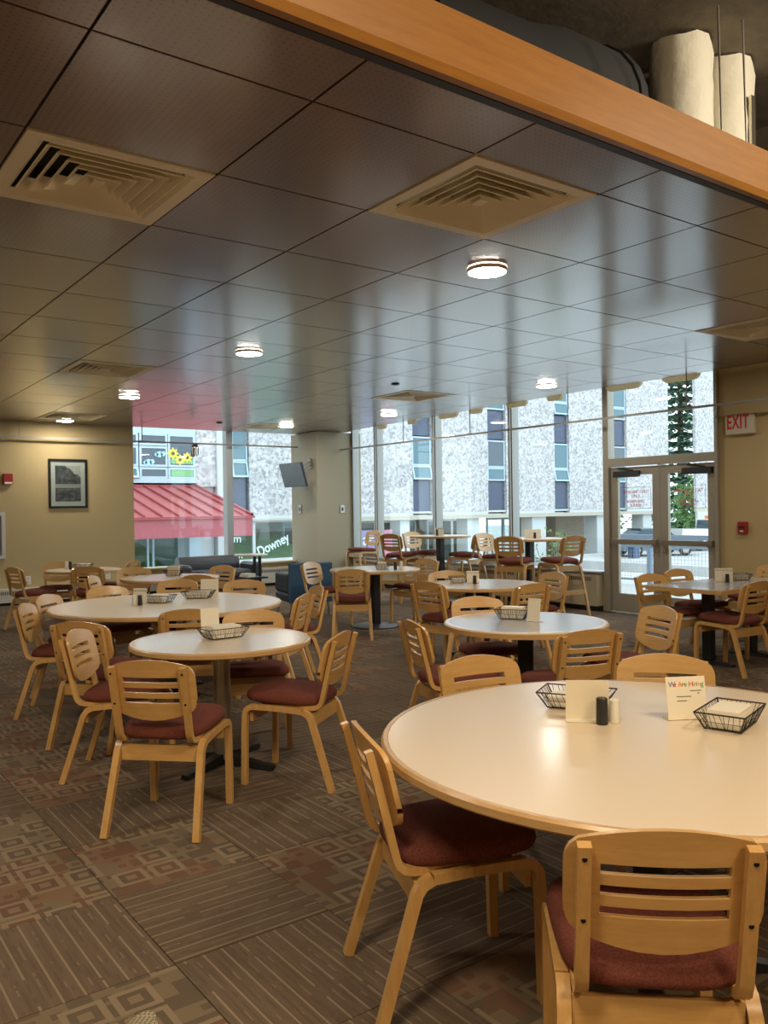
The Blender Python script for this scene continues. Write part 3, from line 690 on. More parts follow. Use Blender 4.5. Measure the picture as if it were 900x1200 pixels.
CH = [
 # foreground table
 (1.69, 1.27, 5.9, 'nearest maple chair, slatted back filling the lower right corner', 'T5'),
 (1.74, 2.05, 75.6, 'maple chair seen from its side pulled up left of the foreground table', 'T5'),
 (2.55, 2.57, 154, 'maple chair facing the camera behind foreground table, left of the black shaker', 'T5'),
 (3.05, 2.14, 195, 'maple chair facing the camera behind foreground table, beyond the We Are Hiring card', 'T5'),
 # grey-topped table
 (3.41, 3.93, 73.1, 'maple chair seen edge-on at the left side of the grey-topped round table', 'T6'),
 (3.73, 3.31, -17.6, 'maple chair with four-bolt back toward camera on near side of grey-topped table', 'T6'),
 (4.24, 4.49, 166.3, 'maple chair facing camera on far side of the grey-topped round table', 'T6'),
 (4.57, 3.53, -106, 'turned maple chair standing right of the grey-topped table, before square-cornered table', 'T6'),
 # pale round table beyond it
 (5.20, 6.09, 44, 'maple chair at left of the pale round table with card and small basket', 'T7'),
 (5.51, 5.50, -29.7, 'maple chair with back to camera between grey-topped table and pale table', 'T7'),
 (6.32, 6.02, -118, 'maple chair at the right of the pale table, below right bar stool', 'T7'),
 (5.79, 6.72, 178, 'maple chair at far side of the pale table behind its small basket', 'T7'),
 # disc-base table
 (5.52, 8.16, -1, 'maple chair with back to camera in front of the disc-base table', 'T8'),
 (5.83, 9.18, 118, 'pale-lit maple chair before the blue armchair at disc-base table', 'T8'),
 (6.93, 8.77, -136, 'maple chair at right side of the disc-base table', 'T8'),
 # steel-post table
 (1.59, 3.94, 8.4, 'maple chair with back to camera on open carpet at the steel-post table', 'T1'),
 (2.40, 4.12, -73.4, 'maple chair seen from side at the right of the steel-post table', 'T1'),
 (1.66, 4.846, 88.7, 'maple chair with lit slatted front at left of the steel-post table', 'T1'),
 (2.55, 4.92, 170, 'maple chair facing camera under far edge of the steel-post table', 'T1'),
 # large table behind it
 (2.49, 5.79, -8.6, 'maple chair with back to camera between steel-post table and large left table', 'T2'),
 (1.78, 5.56, 16, 'bolted maple chair with back to camera at near left of the large left table', 'T2'),
 (2.08, 7.20, 97, 'pale-topped maple chair facing right at far left of the large left table', 'T2'),
 (1.80, 6.62, 82, 'maple chair seen edge-on, outermost at left of the large left table', 'T2'),
 (3.16, 7.86, 184, 'maple chair facing camera behind large left table, left of its round basket card', 'T2'),
 (3.63, 7.30, -178, 'maple chair facing camera behind large left table, right of its round basket card', 'T2'),
 (2.57, 7.56, 135, 'maple chair behind the large left table, just behind menu card with shakers', 'T2'),
 (3.72, 6.50, -111, 'maple chair edge-on at right of the large left table, farther of two', 'T2'),
 (3.33, 6.09, -79, 'maple chair edge-on at right of the large left table, nearer of two', 'T2'),
 # table by the red roof window
 (4.38, 9.66, -147, 'maple chair with rounded back at right of window-side left table', 'T3'),
 (3.94, 8.70, 10, 'maple chair with back to camera at near side of window-side left table', 'T3'),
 (3.58, 10.04, 165, 'maple chair facing camera behind window-side left table, beside kraft napkin basket', 'T3'),
 (3.07, 9.12, 86, 'narrow edge-on maple chair facing right between picture-wall table and window-side table', 'T3'),
 # picture-wall table
 (4.00, 11.95, -84, 'small maple chair against the tan wall just left of the window corner', 'T4'),
 (2.81, 11.64, 39, 'leftmost maple chair, burgundy seat, near the white baseboard heater', 'T4'),
 (3.43, 11.19, -8, 'maple chair with back to camera at near side of picture-wall table', 'T4'),
 (3.24, 12.16, 165, 'maple chair facing camera on far side of picture-wall table', 'T4'),
 # square-cornered table by the doors
 (7.00, 4.24, -31, 'maple chair with back and right leg toward camera at near side of square-cornered table', 'T9'),
 (7.02, 4.88, 150, 'maple chair in front of left exit door at square-cornered table', 'T9'),
 (7.74, 5.06, 149, 'maple chair in front of right exit door at square-cornered table', 'T9'),
 (7.80, 4.22, -38, 'maple chair cut by the right picture edge at square-cornered table', 'T9'),
 (8.75, 5.02, -112, 'maple chair by the tan wall under the fire pull station', 'T9'),
]
proto = make_chair('dining_chair', 'proto'); first = True
for x, y, phi, lb, tb_ in CH:
    o = proto if first else copy_tree(proto); first = False
    o.location = (x, y, 0); o.rotation_euler.z = -TH-R(phi); o['label'] = lb; o['group'] = 'maple chairs at the dining tables'
ST = [
 (8.92, 12.81, -129, 'bar stool facing left beside the tan column'),
 (8.30, 10.86, 36.6, 'dark-backed bar stool at near left of left bar table'),
 (8.98, 11.12, 135, 'bright-lit bar stool behind the left bar table'),
 (8.98, 10.00, -52.5, 'bar stool at right of left bar table, facing left'),
 (9.0, 9.32, 136, 'pale-lit bar stool facing camera between the two bar tables'),
 (8.37, 8.34, 26.7, 'bar stool with back to camera before right bar table'),
 (8.87, 7.93, -29, 'rightmost bar stool with pale foot rails by beige heater'),
]
pst = make_chair('bar_stool', 'proto', .285, False); first = True
for x, y, phi, lb in ST:
    o = pst if first else copy_tree(pst); first = False
    o.location = (x, y, 0); o.rotation_euler.z = -TH-R(phi); o['label'] = lb; o['group'] = 'bar stools along the tall windows'

# ------------------------------------------------------------------ tables
def disc(r, z0, z1, n=56, c=.004): return MB().cyl((0, 0, z0), r, 0, n, rs=[(r-c, 0), (r, c), (r, z1-z0-c), (r-c, z1-z0)])
def round_table(name, loc, r, label, top, base, H=.74, post='square', pm='black', rim=.0, rz=0):
    o = empty(name, (*loc, 0), rz, label, 'table')
    ri = r-.022-rim
    disc(ri, H-.030, H, c=.001).build('tabletop', top, o, 30)
    n = 64; MB().loft([[(q*cos(2*pi*k/n), q*sin(2*pi*k/n), hh) for k in range(n)] for q, hh in ((ri+.0005, H-.034), (r-.006, H-.034), (r, H-.028), (r, H-.008), (r-.007, H+.0005), (ri+.0005, H+.0005))], False).build('edge_band', M['edge'] if not rim else M['laminate_white'], o, 35)
    if rim: MB().loft([[(q*cos(2*pi*k/n), q*sin(2*pi*k/n), hh) for k in range(n)] for q, hh in ((r-.03, H-.04), (r+.002, H-.04), (r+.003, H-.010), (r-.001, H-.006))], False).build('edge_strip', M['edge'], o, 35)
    MB().cyl((0, 0, H-.045), .19, .011, 24).build('top_plate', M[pm], o)
    hb = .035
    if post == 'square': MB().bbox((-.05, -.05, hb), (.05, .05, H-.045), .006).build('column', M[pm], o)
    else: MB().cyl((0, 0, hb), .05, H-.045-hb, 24).build('column', M[pm], o, 40)
    if base == 'cross':
        b = MB()
        for a in (0, 90, 180, 270):
            Q = Matrix.Rotation(R(a+8), 4, 'Z')
            b.loft([[Q @ Vector(v) for v in ring] for ring in ([(.03, -.035, .01), (.03, .035, .01), (.03, .03, .07), (.03, -.03, .07)], [(.20, -.03, .008), (.20, .03, .008), (.20, .025, .045), (.20, -.025, .045)], [(.355, -.028, .006), (.355, .028, .006), (.355, .02, .028), (.355, -.02, .028)])])
            p = Q @ Vector((.335, 0, 0)); b.cyl((p.x, p.y, 0), .022, .012, 10)
        b.build('cross_base', M['black'], o, 35)
    else:
        MB().cyl((0, 0, 0), .31, .03, 40, rs=[(.31, 0), (.31, .012), (.25, .026), (.05, .04)]).build('disc_base', M['dkgrey'], o, 30)
    return o
round_table('round_table', (2.35, 1.73), .89, 'big round cream-topped table in the foreground with two baskets', M['laminate'], 'cross', rz=R(30))
round_table('round_table', (2.17, 4.61), .53, 'round pale table on a brushed steel post', M['laminate_white'], 'cross', post='round', pm='steel', rz=R(20))
round_table('round_table', (2.69, 6.74), .945, 'large round maple-edged table behind the steel-post table', M['laminate'], 'cross', rz=R(10))
round_table('round_table', (3.81, 9.45), .57, 'round table with kraft napkin basket before the red roof window', M['laminate_white'], 'cross', pm='black')
round_table('round_table', (3.47, 11.69), .50, 'small round table before the tan wall under the framed picture', M['laminate'], 'cross')
round_table('round_table', (4.06, 3.95), .54, 'round grey-topped table with pale rim on square black post', M['laminate_grey'], 'cross', rim=.014, rz=R(40))
round_table('round_table', (5.77, 6.20), .57, 'pale round table between grey-topped table and bar stools', M['laminate_white'], 'cross', rz=R(15))
round_table('round_table', (6.28, 8.76), .58, 'round table on a dark disc base before the tan column', M['laminate_white'], 'disc')
round_table('bar_table', (8.87, 10.52), .50, 'tall left bar table on black post by the windows', M['laminate'], 'disc', H=1.06)
round_table('bar_table', (8.93, 8.58), .52, 'tall right bar table on black post by the windows', M['laminate'], 'disc', H=1.05)
# square-cornered table on two posts
o = empty('rectangular_table', (0, 0, 0), 0, 'square-cornered table on two black posts near the exit doors', 'table')
MB().bbox((6.735, 4.185, .712), (8.235, 4.935, .74), .006).build('tabletop', M['laminate_grey'], o)
e = MB()
for a, b in (((6.715, 4.165, .704), (8.255, 4.1845, .741)), ((6.715, 4.9355, .704), (8.255, 4.955, .741)), ((6.715, 4.185, .704), (6.7345, 4.935, .741)), ((8.2355, 4.185, .704), (8.255, 4.935, .741))): e.box(a, b)
e.build('edge_band', M['edge'], o)
for x in (7.13, 7.86):
    MB().bbox((x-.045, 4.515, .04), (x+.045, 4.605, .711), .006).build('column', M['black'], o)
    MB().loft([[(x-.04, y, 0), (x+.04, y, 0), (x+.03, y, h), (x-.03, y, h)] for y, h in ((4.31, .025), (4.5, .045), (4.62, .045), (4.81, .025))]).build('bar_foot', M['black'], o)
MB().box((7.13, 4.545, .68), (7.86, 4.575, .711)).build('stretcher', M['black'], o)

# ------------------------------------------------------------------ things on the tables
def basket(loc, rz, label, L=.27, Wd=.17, h=.062):
    z = loc[2]; o = empty('wire_basket', loc, rz, label, 'basket', 'black wire baskets on the tables')
    def rect(l, w, z): return [(-l/2, -w/2, z), (l/2, -w/2, z), (l/2, w/2, z), (-l/2, w/2, z)]
    top = rect(L, Wd, h); bot = rect(L*.72, Wd*.72, .004); mid = rect(L*.86, Wd*.86, h*.5)
    MB().tube(top, .0028, 5, True).build('rim_wire', M['wire'], o)
    w = MB().tube(bot, .0022, 4, True).tube(mid, .0012, 3, True)
    for i in range(4):
        a, b = Vector(top[i]), Vector(top[(i+1) % 4]); c, d = Vector(bot[i]), Vector(bot[(i+1) % 4])
        w.rod(a, c, .0022, 4); n = 7 if i % 2 == 0 else 5
        for k in range(n):
            w.rod(a.lerp(b, (k+.5)/n), c.lerp(d, (k+(.15 if k % 2 else .85))/n), .0012, 3)
            w.rod(a.lerp(b, (k+.9)/n), c.lerp(d, (k+.9)/n), .0012, 3)
    for k in range(6): 
        t_ = (k+.5)/6; w.rod(Vector(bot[0]).lerp(Vector(bot[1]), t_), Vector(bot[3]).lerp(Vector(bot[2]), t_), .0012, 3)
    w.build('wire_mesh', M['wire'], o)
    return o
def napkins(loc, rz, label, m='paper', h=.05, tilt=0, L=.17, Wd=.105):
    o = empty('napkin_stack', (loc[0], loc[1], loc[2]+.0075), rz, label, 'napkins', 'napkin stacks in the baskets')
    b = MB(); n = 5
    for k in range(n):
        z0, z1 = h*k/n, h*(k+1)/n-.0008; d = random.uniform(-.003, .003)
        b.box((-L/2+d, -Wd/2+d, z0), (L/2+d, Wd/2+d, z1))
    b.v = [(x, y, z+.012*sin((x/L+.5)*pi)*z/h+tilt*(x+L/2)) for x, y, z in b.v]
    return tag(b.build('napkin_sheets', M[m], o), None) and o
def menu(loc, rz, label, w=.145, h=.14, front='blank', m='card'):
    o = empty('menu_card', loc, rz, label, 'menu card', 'menu cards on the tables')
    q = R(9); Q = Matrix.Rotation(-q, 4, 'X')
    s = MB().box((-w/2, -.0012, .001), (w/2, .0012, h), Q).build('card_sheet', M[m], o)
    MB().box((-w/2, .002, .0), (w/2, .05, .002)).build('card_foot', M[m], o)
    rt_ = (R(90)-q, 0, 0)
    def put(tx, sz, x, z, c, al='LEFT'):
        p = Q @ Vector((x, -.0022, z)); text('card_text', tx, sz, p, rt_, M[c] if c in M else c, s, al, .0003)
    if front == 'hiring':
        cols = [(.10, .13, .45), (.75, .30, .05), (.70, .05, .05), (.08, .40, .12), (.25, .10, .42)]
        cm = [mat('ink_%d' % k, c, .7) for k, c in enumerate(cols)]
        x = -w*.44; sz = w*.175
        for k, ch in enumerate('We Are Hiring'):
            if ch != ' ': put(ch, sz, x, h*.82, cm[[0, 2, 1, 1, 2, 3, 0, 2, 1, 3, 4, 1, 3][k]])
            x += sz*.84*{'W': .82, 'e': .54, ' ': .26, 'A': .66, 'r': .38, 'H': .70, 'i': .26, 'n': .55, 'g': .55}[ch]
        l = MB()
        for z, a, b in ((.66, .1, .4), (.53, -.25, .12), (.43, -.25, .0), (.60, .28, .34)): l.box((w*a, -.002, h*z), (w*b, -.0013, h*z+.0022), Q)
        l.build('small_print', M['dkgrey'], s)
    elif front == 'header':
        put('We Are Hiring', w*.15, 0, h*.84, 'dkgrey', 'CENTER')
    return o
def shaker(loc, label, m, h=.085, r=.019):
    o = empty('shaker', loc, 0, label, 'shaker', 'salt and pepper shakers')
    MB().cyl((0, 0, 0), r, h, 18, rs=[(r*.94, 0), (r, .004), (r*.95, h*.8), (r*.93, h*.82)]).build('shaker_body', M[m], o, 40)
    MB().cyl((0, 0, h*.82), r, h, 18, rs=[(r*.95, 0), (r*.95, h*.14), (r*.8, h*.18)]).build('shaker_cap', M[m], o, 40)
Z = .7412
faceC = -TH
menu((2.345, 1.985, Z), faceC-R(8)+pi, 'blank-backed card behind the black shaker on foreground table', .15, .145)
shaker((2.333, 1.908, Z), 'black shaker before the blank card on foreground table', 'blackp', .092, .021)
shaker((2.383, 1.895, Z), 'white shaker beside the black shaker on foreground table', 'white', .082, .019)
basket((2.46, 2.13, Z), faceC-R(25), 'wire basket behind the blank card on foreground table')
napkins((2.455, 2.14, Z), faceC-R(25), 'white napkins in the basket behind the blank card', h=.04)
menu((2.612, 1.755, Z), faceC+R(6), 'We Are Hiring card with colourful letters on foreground table', .145, .15, 'hiring')
basket((2.648, 1.615, Z), faceC+R(52), 'wire basket in front of the We Are Hiring card', .26, .165)
napkins((2.648, 1.615, Z), faceC+R(52), 'napkin pile in the basket before the We Are Hiring card', h=.058, L=.165, Wd=.105)
basket((2.205, 4.66, Z), faceC+R(38), 'wire basket on the steel-post table')
napkins((2.205, 4.66, Z), faceC+R(38), 'white napkins on the steel-post table', h=.068, L=.185, Wd=.115)
menu((2.225, 4.88, Z), faceC+R(25), 'blank pale card on the steel-post table behind its basket', .115, .155)
menu((2.49, 6.86, Z), faceC-R(10), 'menu card at left on the large left table', .12, .13, 'header')
shaker((2.455, 6.745, Z), 'dark shaker before menu card on the large left table', 'blackp', .085)
shaker((2.418, 6.775, Z), 'pale shaker before menu card on the large left table', 'white', .085)
basket((2.66, 6.84, Z), faceC-R(12), 'wire basket beside the shakers on the large left table', .24, .16)
napkins((2.65, 6.85, Z), faceC-R(12), 'tilted napkins beside the shakers on the large left table', h=.06, L=.13, Wd=.10)
basket((3.06, 6.95, Z), faceC-R(4), 'wire basket before the plain card on the large left table', .27, .17)
napkins((3.06, 6.95, Z), faceC-R(4), 'napkins before the plain card on the large left table', h=.05, L=.185, Wd=.11)
menu((3.22, 7.08, Z), faceC-R(4), 'plain blank card at right on the large left table', .165, .15)
basket((3.92, 9.62, Z), faceC, 'wire basket holding kraft napkins at the red roof window', .215, .15, .07)
napkins((3.92, 9.62, Z), faceC, 'kraft-brown napkin block on the table by red roof window', 'kraft', .11, 0, .13, .085)
shaker((3.33, 11.80, Z), 'dark shaker on the picture-wall table', 'blackp', .11, .022)
shaker((3.29, 11.85, Z), 'pale shaker on the picture-wall table', 'white', .11, .022)
basket((3.52, 11.86, Z), faceC, 'wire basket on the picture-wall table', .24, .16)
napkins((3.52, 11.86, Z), faceC, 'white napkins on the picture-wall table', h=.06, L=.165, Wd=.105)
basket((4.10, 4.10, Z), faceC-R(22), 'wire basket heaped with napkins on the grey-topped table', .23, .16, .068)
napkins((4.10, 4.10, Z), faceC-R(22), 'heaped cream napkins on the grey-topped table', h=.075, L=.145, Wd=.095)
menu((4.08, 3.90, Z), faceC-R(45), 'pale slanted card beside the basket on the grey-topped table', .10, .155)
basket((5.68, 6.46, Z), faceC, 'small wire basket on the pale round table', .20, .14)
napkins((5.68, 6.46, Z), faceC, 'small napkin pile on the pale round table', h=.04, L=.12, Wd=.08)
menu((5.735, 6.30, Z), faceC, 'menu card with dark header on the pale round table', .125, .125, 'header')
shaker((5.70, 6.235, Z), 'dark shaker before card on the pale round table', 'blackp', .085)
basket((6.28, 8.60, Z), faceC, 'wire basket of napkins on the disc-base table', .19, .13, .07)
napkins((6.28, 8.60, Z), faceC, 'cream napkins on the disc-base table', h=.085, L=.115, Wd=.075)
shaker((6.37, 8.44, Z), 'dark shaker on the disc-base table', 'blackp', .10, .021)
shaker((6.43, 8.40, Z), 'pale shaker on the disc-base table', 'white', .10, .021)
menu((7.56, 4.66, Z), faceC-R(14), 'menu card on the square-cornered table by the doors', .165, .135, 'header')
shaker((7.495, 4.585, Z), 'dark shaker before card on the square-cornered table', 'blackp', .085)
basket((7.84, 4.66, Z), faceC, 'wire basket on the square-cornered table', .20, .14)
napkins((7.84, 4.66, Z), faceC, 'napkins on the square-cornered table', h=.05, L=.13, Wd=.09)
menu((8.84, 10.50, 1.0613), faceC, 'menu card on the left bar table', .14, .13, 'header')
shaker((8.76, 10.47, 1.0613), 'dark shaker beside card on the left bar table', 'blackp', .10, .02)
menu((8.95, 8.53, 1.0513), faceC, 'rounded grey card on the right bar table', .24, .13)
shaker((8.915, 8.46, 1.0513), 'dark shaker before card on the right bar table', 'blackp', .085, .02)

# ------------------------------------------------------------------ lounge corner
o = empty('loveseat', (6.62, 14.30, 0), 0, 'charcoal leather loveseat under the red roof window', 'sofa')
MB().bbox((-.78, -.33, .10), (.78, .42, .30), .03).build('seat_base', M['leather'], o, 40)
for s in (-.29, .29): MB().bbox((s-.285, -.36, .302), (s+.285, .20, .44), .04).build('seat_cushion', M['leather'], o, 40)
MB().loft([[(x, y, z) for y, z in ((.20, .44), (.19, .60), (.24, .68), (.34, .68), (.42, .60), (.42, .30), (.22, .30))] for x in (-.60, .60)]).build('backrest', M['leather'], o, 40)
for s in (-1, 1):
    a, b = sorted((s*.585, s*.80)); MB().bbox((a, -.38, .302), (b, .18, .56), .045).build('armrest', M['leather'], o, 40)
    for y in (-.28, .34): MB().cyl((s*.70, y, 0), .02, .10, 10).build('leg', M['chrome'], o)
o = empty('armchair', (6.24, 10.48, 0), -TH+R(24), 'blue armchair turned away beside the tan column', 'armchair')
MB().bbox((-.31, -.26, .20), (.31, .40, .33), .03).build('seat_base', M['blue_dk'], o, 40)
MB().bbox((-.225, -.22, .332), (.225, .40, .45), .035).build('seat_cushion', M['blue'], o, 40)
MB().loft([[(x, y, z) for y, z in ((-.24, .46), (-.26, .74), (-.30, .765), (-.36, .75), (-.345, .20), (-.262, .20))] for x in (-.31, .31)]).build('backrest', M['blue'], o, 40)
for s in (-1, 1):
    a, b = sorted((s*.23, s*.31)); MB().bbox((a, -.235, .332), (b, .40, .60), .02).build('armrest', M['blue_dk'], o, 40)
    for y in (-.28, .34): MB().rod((s*.29, y, 0), (s*.27, y*.95, .20), .016, 10).build('leg', M['chrome'], o)
o = empty('side_table', (6.72, 13.05, 0), 0, 'small side table with two black posts before the Downey lettering', 'table')
disc(.29, .735, .76, 32).build('tabletop', M['laminate_white'], o, 30)
for dx in (.07, .17): MB().bbox((dx-.018, -.03, .03), (dx+.018, .03, .735), .004).build('post', M['black'], o)
MB().bbox((-.22, -.2, 0), (.26, .2, .03), .008).build('base_plate', M['black'], o)
MB().bbox((-.16, -.18, .34), (.24, .18, .37), .006).build('shelf', M['black'], o)
o = empty('magazine_pile', (6.63, 13.05, .3715), R(4), 'small pile of magazines on the side table shelf', 'magazines')
b = MB()
for k in range(4): b.box((-.06+.005*k, -.14, .016*k), (.10, .14-.01*k, .016*k+.014))
b.build('magazine', M['paper'], o)

# ------------------------------------------------------------------ outside
GZ = -1.95
struct('ground_pavement', MB().box((-60, 15.6, GZ-.3), (140, 120, GZ)).box((16, -60, GZ-.3), (140, 15.6, GZ)), M['pave'])
struct('ground_terrace', MB().box((9.95, 3.0, -.4), (16.0, 15.55, -.03)), M['pave'])
struct('ground_ramp', MB().loft([[(16.0, y, -.03), (16.0, y, -.4), (24, y, GZ-.02), (24, y, GZ+.004)] for y in (-6, 15.55)]), M['pave'])
struct('ground_parking', MB().box((32, 12, GZ), (75, 31, -1.13)), M['pave'])
struct('lawn_bank', MB().loft([[(x, 32.5, GZ), (x, 36.5, GZ), (x, 36.5, .42), (x, 35.8, .34), (x, 33.0, -.75)] for x in (12.7, 20.0)]), M['lawn'])  # grass bank added behind the corner glazing to show green in its panes
struct('lawn_reflection_strip', MB().loft([[(x, 26.6, GZ), (x, 30.5, GZ), (x, 30.5, .42), (x, 29.8, .36), (x, 26.9, -.55)] for x in (4, 10.9)]), M['lawn'])  # grass added inside the canopy block, standing in for lawn reflected in its windows
# pebble-dash building across the way
o = empty('pebble_building', (0, 32, 0), 0, 'pebble-dash concrete building with navy window strips across the pavement', 'building')
strips = [(15.66, 16.46), (20.3, 21.25), (25.3, 26.54), (30.3, 31.63), (35.37, 36.6), (40.39, 41.75)]
edges = [12.7]+[v for s in strips for v in s]+[45.64]
TOP = 14.0
for k in range(0, len(edges), 2):
    a, b = edges[k], edges[k+1]
    MB().box((a, 0, 1.32), (b, .5, TOP)).build('concrete_panel', M['pebble'], o)
    MB().box((a+.01, .01, 1.18), (b-.01, .45, 1.318)).build('panel_edge', M['ext_white'], o)
rows = [(-.8, 2.95), (2.95, 6.7), (6.7, 10.45), (10.45, 14.2)]
def sash(parent, x0, x1, z0, z1, m, open_=0, y=.1):
    f = MB(); w = .07
    Q = Matrix.Translation((0, y, z1)) @ Matrix.Rotation(-open_, 4, 'X') @ Matrix.Translation((0, 0, -z1))
    for a, b in (((x0, -.04, z0), (x0+w, .04, z1)), ((x1-w, -.04, z0), (x1, .04, z1)), ((x0+w, -.04, z0), (x1-w, .04, z0+w)), ((x0+w, -.04, z1-w), (x1-w, .04, z1))): f.box(a, b, Q)
    s = f.build('window_sash', M['sash'], parent)
    MB().box((x0+w, -.01, z0+w), (x1-w, .01, z1-w), Q).build('pane', M[m], s)
for k, (a, b) in enumerate(strips):
    MB().box((a, .32, 1.2), (b, .5, TOP)).build('strip_backing', M['spandrel'], o)
    for zb in (1.38, 5.12, 8.87, 12.6):
        MB().box((a+.02, .16, zb), (b-.06, .31, zb+1.50)).build('spandrel_panel', M['spandrel'], o)
        if zb > 12: continue
        f0 = zb+1.55
        sash(o, a+.02, b-.05, f0, f0+.68, 'pane_teal', .22 if (k+int(zb)) % 2 else 0)
        sash(o, a+.02, b-.05, f0+.70, f0+2.12, 'pane_teal' if k % 2 == 0 or zb > 4 else 'pane_dark')
    MB().box((a, .1, 1.28), (b, .5, 1.375)).build('strip_sill', M['ext_white'], o)
MB().box((46.0-.36, 0, 1.32), (45.9, 14, TOP)).build('end_wall', M['pebble'], o)
# ground storey: soffit, columns, glazing, stone
MB().box((12.7, .01, 1.10), (45.64, 13, 1.178)).build('soffit', M['soffit'], o)
MB().box((20.2, .02, .98), (45.6, .3, 1.10)).build('soffit_beam', M['soffit'], o)
for a, b in ((24.67, 25.24), (29.03, 29.86), (33.79, 34.88), (39.22, 40.15), (43.57, 44.42)):
    MB().box((a, .25, GZ), (b, 1.1, 1.10)).build('column', M['ext_white'], o)
for a, b in ((20.3, 28.6), (29.4, 33.0), (33.9, 36.6)):
    n = max(2, int((b-a)/1.35)); w = (b-a)/n
    for k in range(n):
        f = MB(); p0, p1 = a+k*w, a+(k+1)*w
        for q0, q1 in (((p0, 3.96, GZ), (p0+.09, 4.06, 1.09)), ((p1-.09, 3.96, GZ), (p1, 4.06, 1.09)), ((p0+.09, 3.96, .80), (p1-.09, 4.06, 1.09))): f.box(q0, q1)
        fr = f.build('glazing_frame', M['sash'], o)
        MB().box((p0+.09, 4.0, GZ), (p1-.09, 4.02, .80)).build('pane', M['far_glass'], fr)
MB().box((20.0, 9.0, GZ), (37, 9.3, 1.09)).build('inner_wall', M['soffit'], o)
for a, b in ((37.2, 38.2), (39.47, 42.11)): MB().box((a, 3.7, GZ), (b, 4.6, 1.09)).build('stone_wall', M['stone'], o)
MB().box((42.11, 3.9, GZ), (45.2, 4.4, 1.09)).build('rear_wall', M['ext_white'], o)
for x in (26.4, 31.2, 32.2): MB().cyl((x, 2.6, 1.05), .22, .05, 16).build('soffit_lamp', M['bulb'], o)
MB().box((12.7, .3, 1.02), (20.0, .42, 1.10)).build('glazing_head', M['ext_white'], o)
for a, b in ((12.8, 15.70), (16.86, 20.2)):
    MB().box((a, .34, GZ), (b, .36, 1.02)).build('corner_pane', M['far_glass'], o)
MB().box((15.70, .34, GZ), (16.72, .36, 1.02)).build('corner_pane', M['far_glass'], o)
MB().box((16.73, .28, GZ), (16.86, .42, 1.02)).build('corner_mullion', M['ext_white'], o)
MB().box((15.5, .28, -.66), (20.2, .42, -.55)).build('corner_sill', M['ext_white'], o)
q = text('window_lettering', 'Downey', .60, (17.74, .318, .03), (R(90), R(-23), 0), M['letter'], o, sx=.80, ext=.004, bold=.010)
text('window_lettering', 'm', .50, (16.02, .318, .34), (R(90), 0, 0), M['letter'], o, ext=.004)
text('window_lettering', 'mn', .46, (15.98, .318, -.36), (R(90), 0, 0), M['letter'], o, ext=.004)
# banner with "ar"
o = empty('window_banner', (22.6, 31.6, .05), 0, 'purple and pink banner reading ar beside the tan column', 'banner')
MB().box((-1.1, 0, -.85), (.35, .03, .50)).build('banner_cloth', M['purple'], o)
MB().box((.36, 0, -.85), (1.1, .03, .50)).build('banner_end', M['pink'], o)
for x in (-1.05, 1.05): MB().box((x-.04, .031, GZ-.05), (x+.04, .1, .5)).build('banner_post', M['sash'], o)
text('banner_text', 'ar', .78, (-.30, -.01, .06), (R(90), 0, 0), M['letter'], o, ext=.004)
# bare shrub outside the bar-table window
def shrub(loc, h, n, label, seed, name='shrub'):
    rnd = random.Random(seed); o = empty(name, loc, 0, label, 'shrub')
    st = MB(); lf = MB()
    for k in range(n):
        a = rnd.uniform(0, 2*pi); l = h*rnd.uniform(.6, 1); p = Vector((rnd.uniform(-.1, .1), rnd.uniform(-.1, .1), 0)); d = Vector((cos(a)*.5, sin(a)*.5, 1)).normalized()
        for s in range(4):
            e = p+d*l/4; st.rod(p, e, .012*(1-s*.2), 4); p = e; d = (d+Vector((rnd.uniform(-.35, .35), rnd.uniform(-.35, .35), 0))).normalized()
            for q in range(5):
                c = p+Vector((rnd.uniform(-.16, .16), rnd.uniform(-.16, .16), rnd.uniform(-.1, .1))); u = Vector((rnd.uniform(-1, 1), rnd.uniform(-1, 1), rnd.uniform(-.6, .6))).normalized()*.07; v = u.orthogonal().normalized()*.022
                lf.quad(c-u, c+v, c+u, c-v)
    st.build('stems', M['bark'], o); lf.build('leaves', M['leaf'], o, kind='stuff')
shrub((12.6, 11.3, -.03), 1.25, 9, 'dark spindly shrub outside behind the right bar table', 3)
# canopy block at left
o = empty('canopy_building', (0, 26, 0), 0, 'building front with white windows over a red metal canopy', 'building')
MB().box((0, .12, 2.35), (12.55, 5.9, 9)).build('wall', M['pebble'], o)
MB().box((12.2, .05, -1.9), (12.6, 5.8, 9)).build('corner_pier', M['ext_white'], o)
MB().box((10.95, .3, GZ), (12.18, 5.8, 2.34)).build('lower_wall', M['ext_white'], o)
MB().box((0, .3, .95), (10.94, 5.8, 2.34)).build('upper_floor', M['ext_white'], o)
MB().box((4, 5.0, .45), (10.94, 5.2, .94)).build('inner_wall', M['pane_dark'], o)
MB().box((6.3, .0, 2.40), (11.41, .115, 2.60)).build('window_sill', M['sash'], o)
MB().box((6.3, .0, 4.05), (11.41, .115, 4.25)).build('window_head', M['sash'], o)
def win(x0, x1, zs, tilt):
    for z0, z1, m, op in zs: sash(o, x0, x1, z0, z1, m, op, .04)
for x0 in (7.30, 8.42):
    win(x0, x0+1.06, ((3.66, 4.05, 'pane_dark', 0), (2.98, 3.64, 'pane_dark', 0), (2.60, 2.96, 'pane_teal', .25)), 0)
win(9.52, 10.45, ((3.66, 4.05, 'pane_dark', 0), (2.98, 3.64, 'pane_dark', 0), (2.60, 2.96, 'pane_dark', 0)), 0)
win(10.47, 11.40, ((2.98, 4.05, 'pane_dark', 0), (2.60, 2.96, 'pane_dark', 0)), 0)
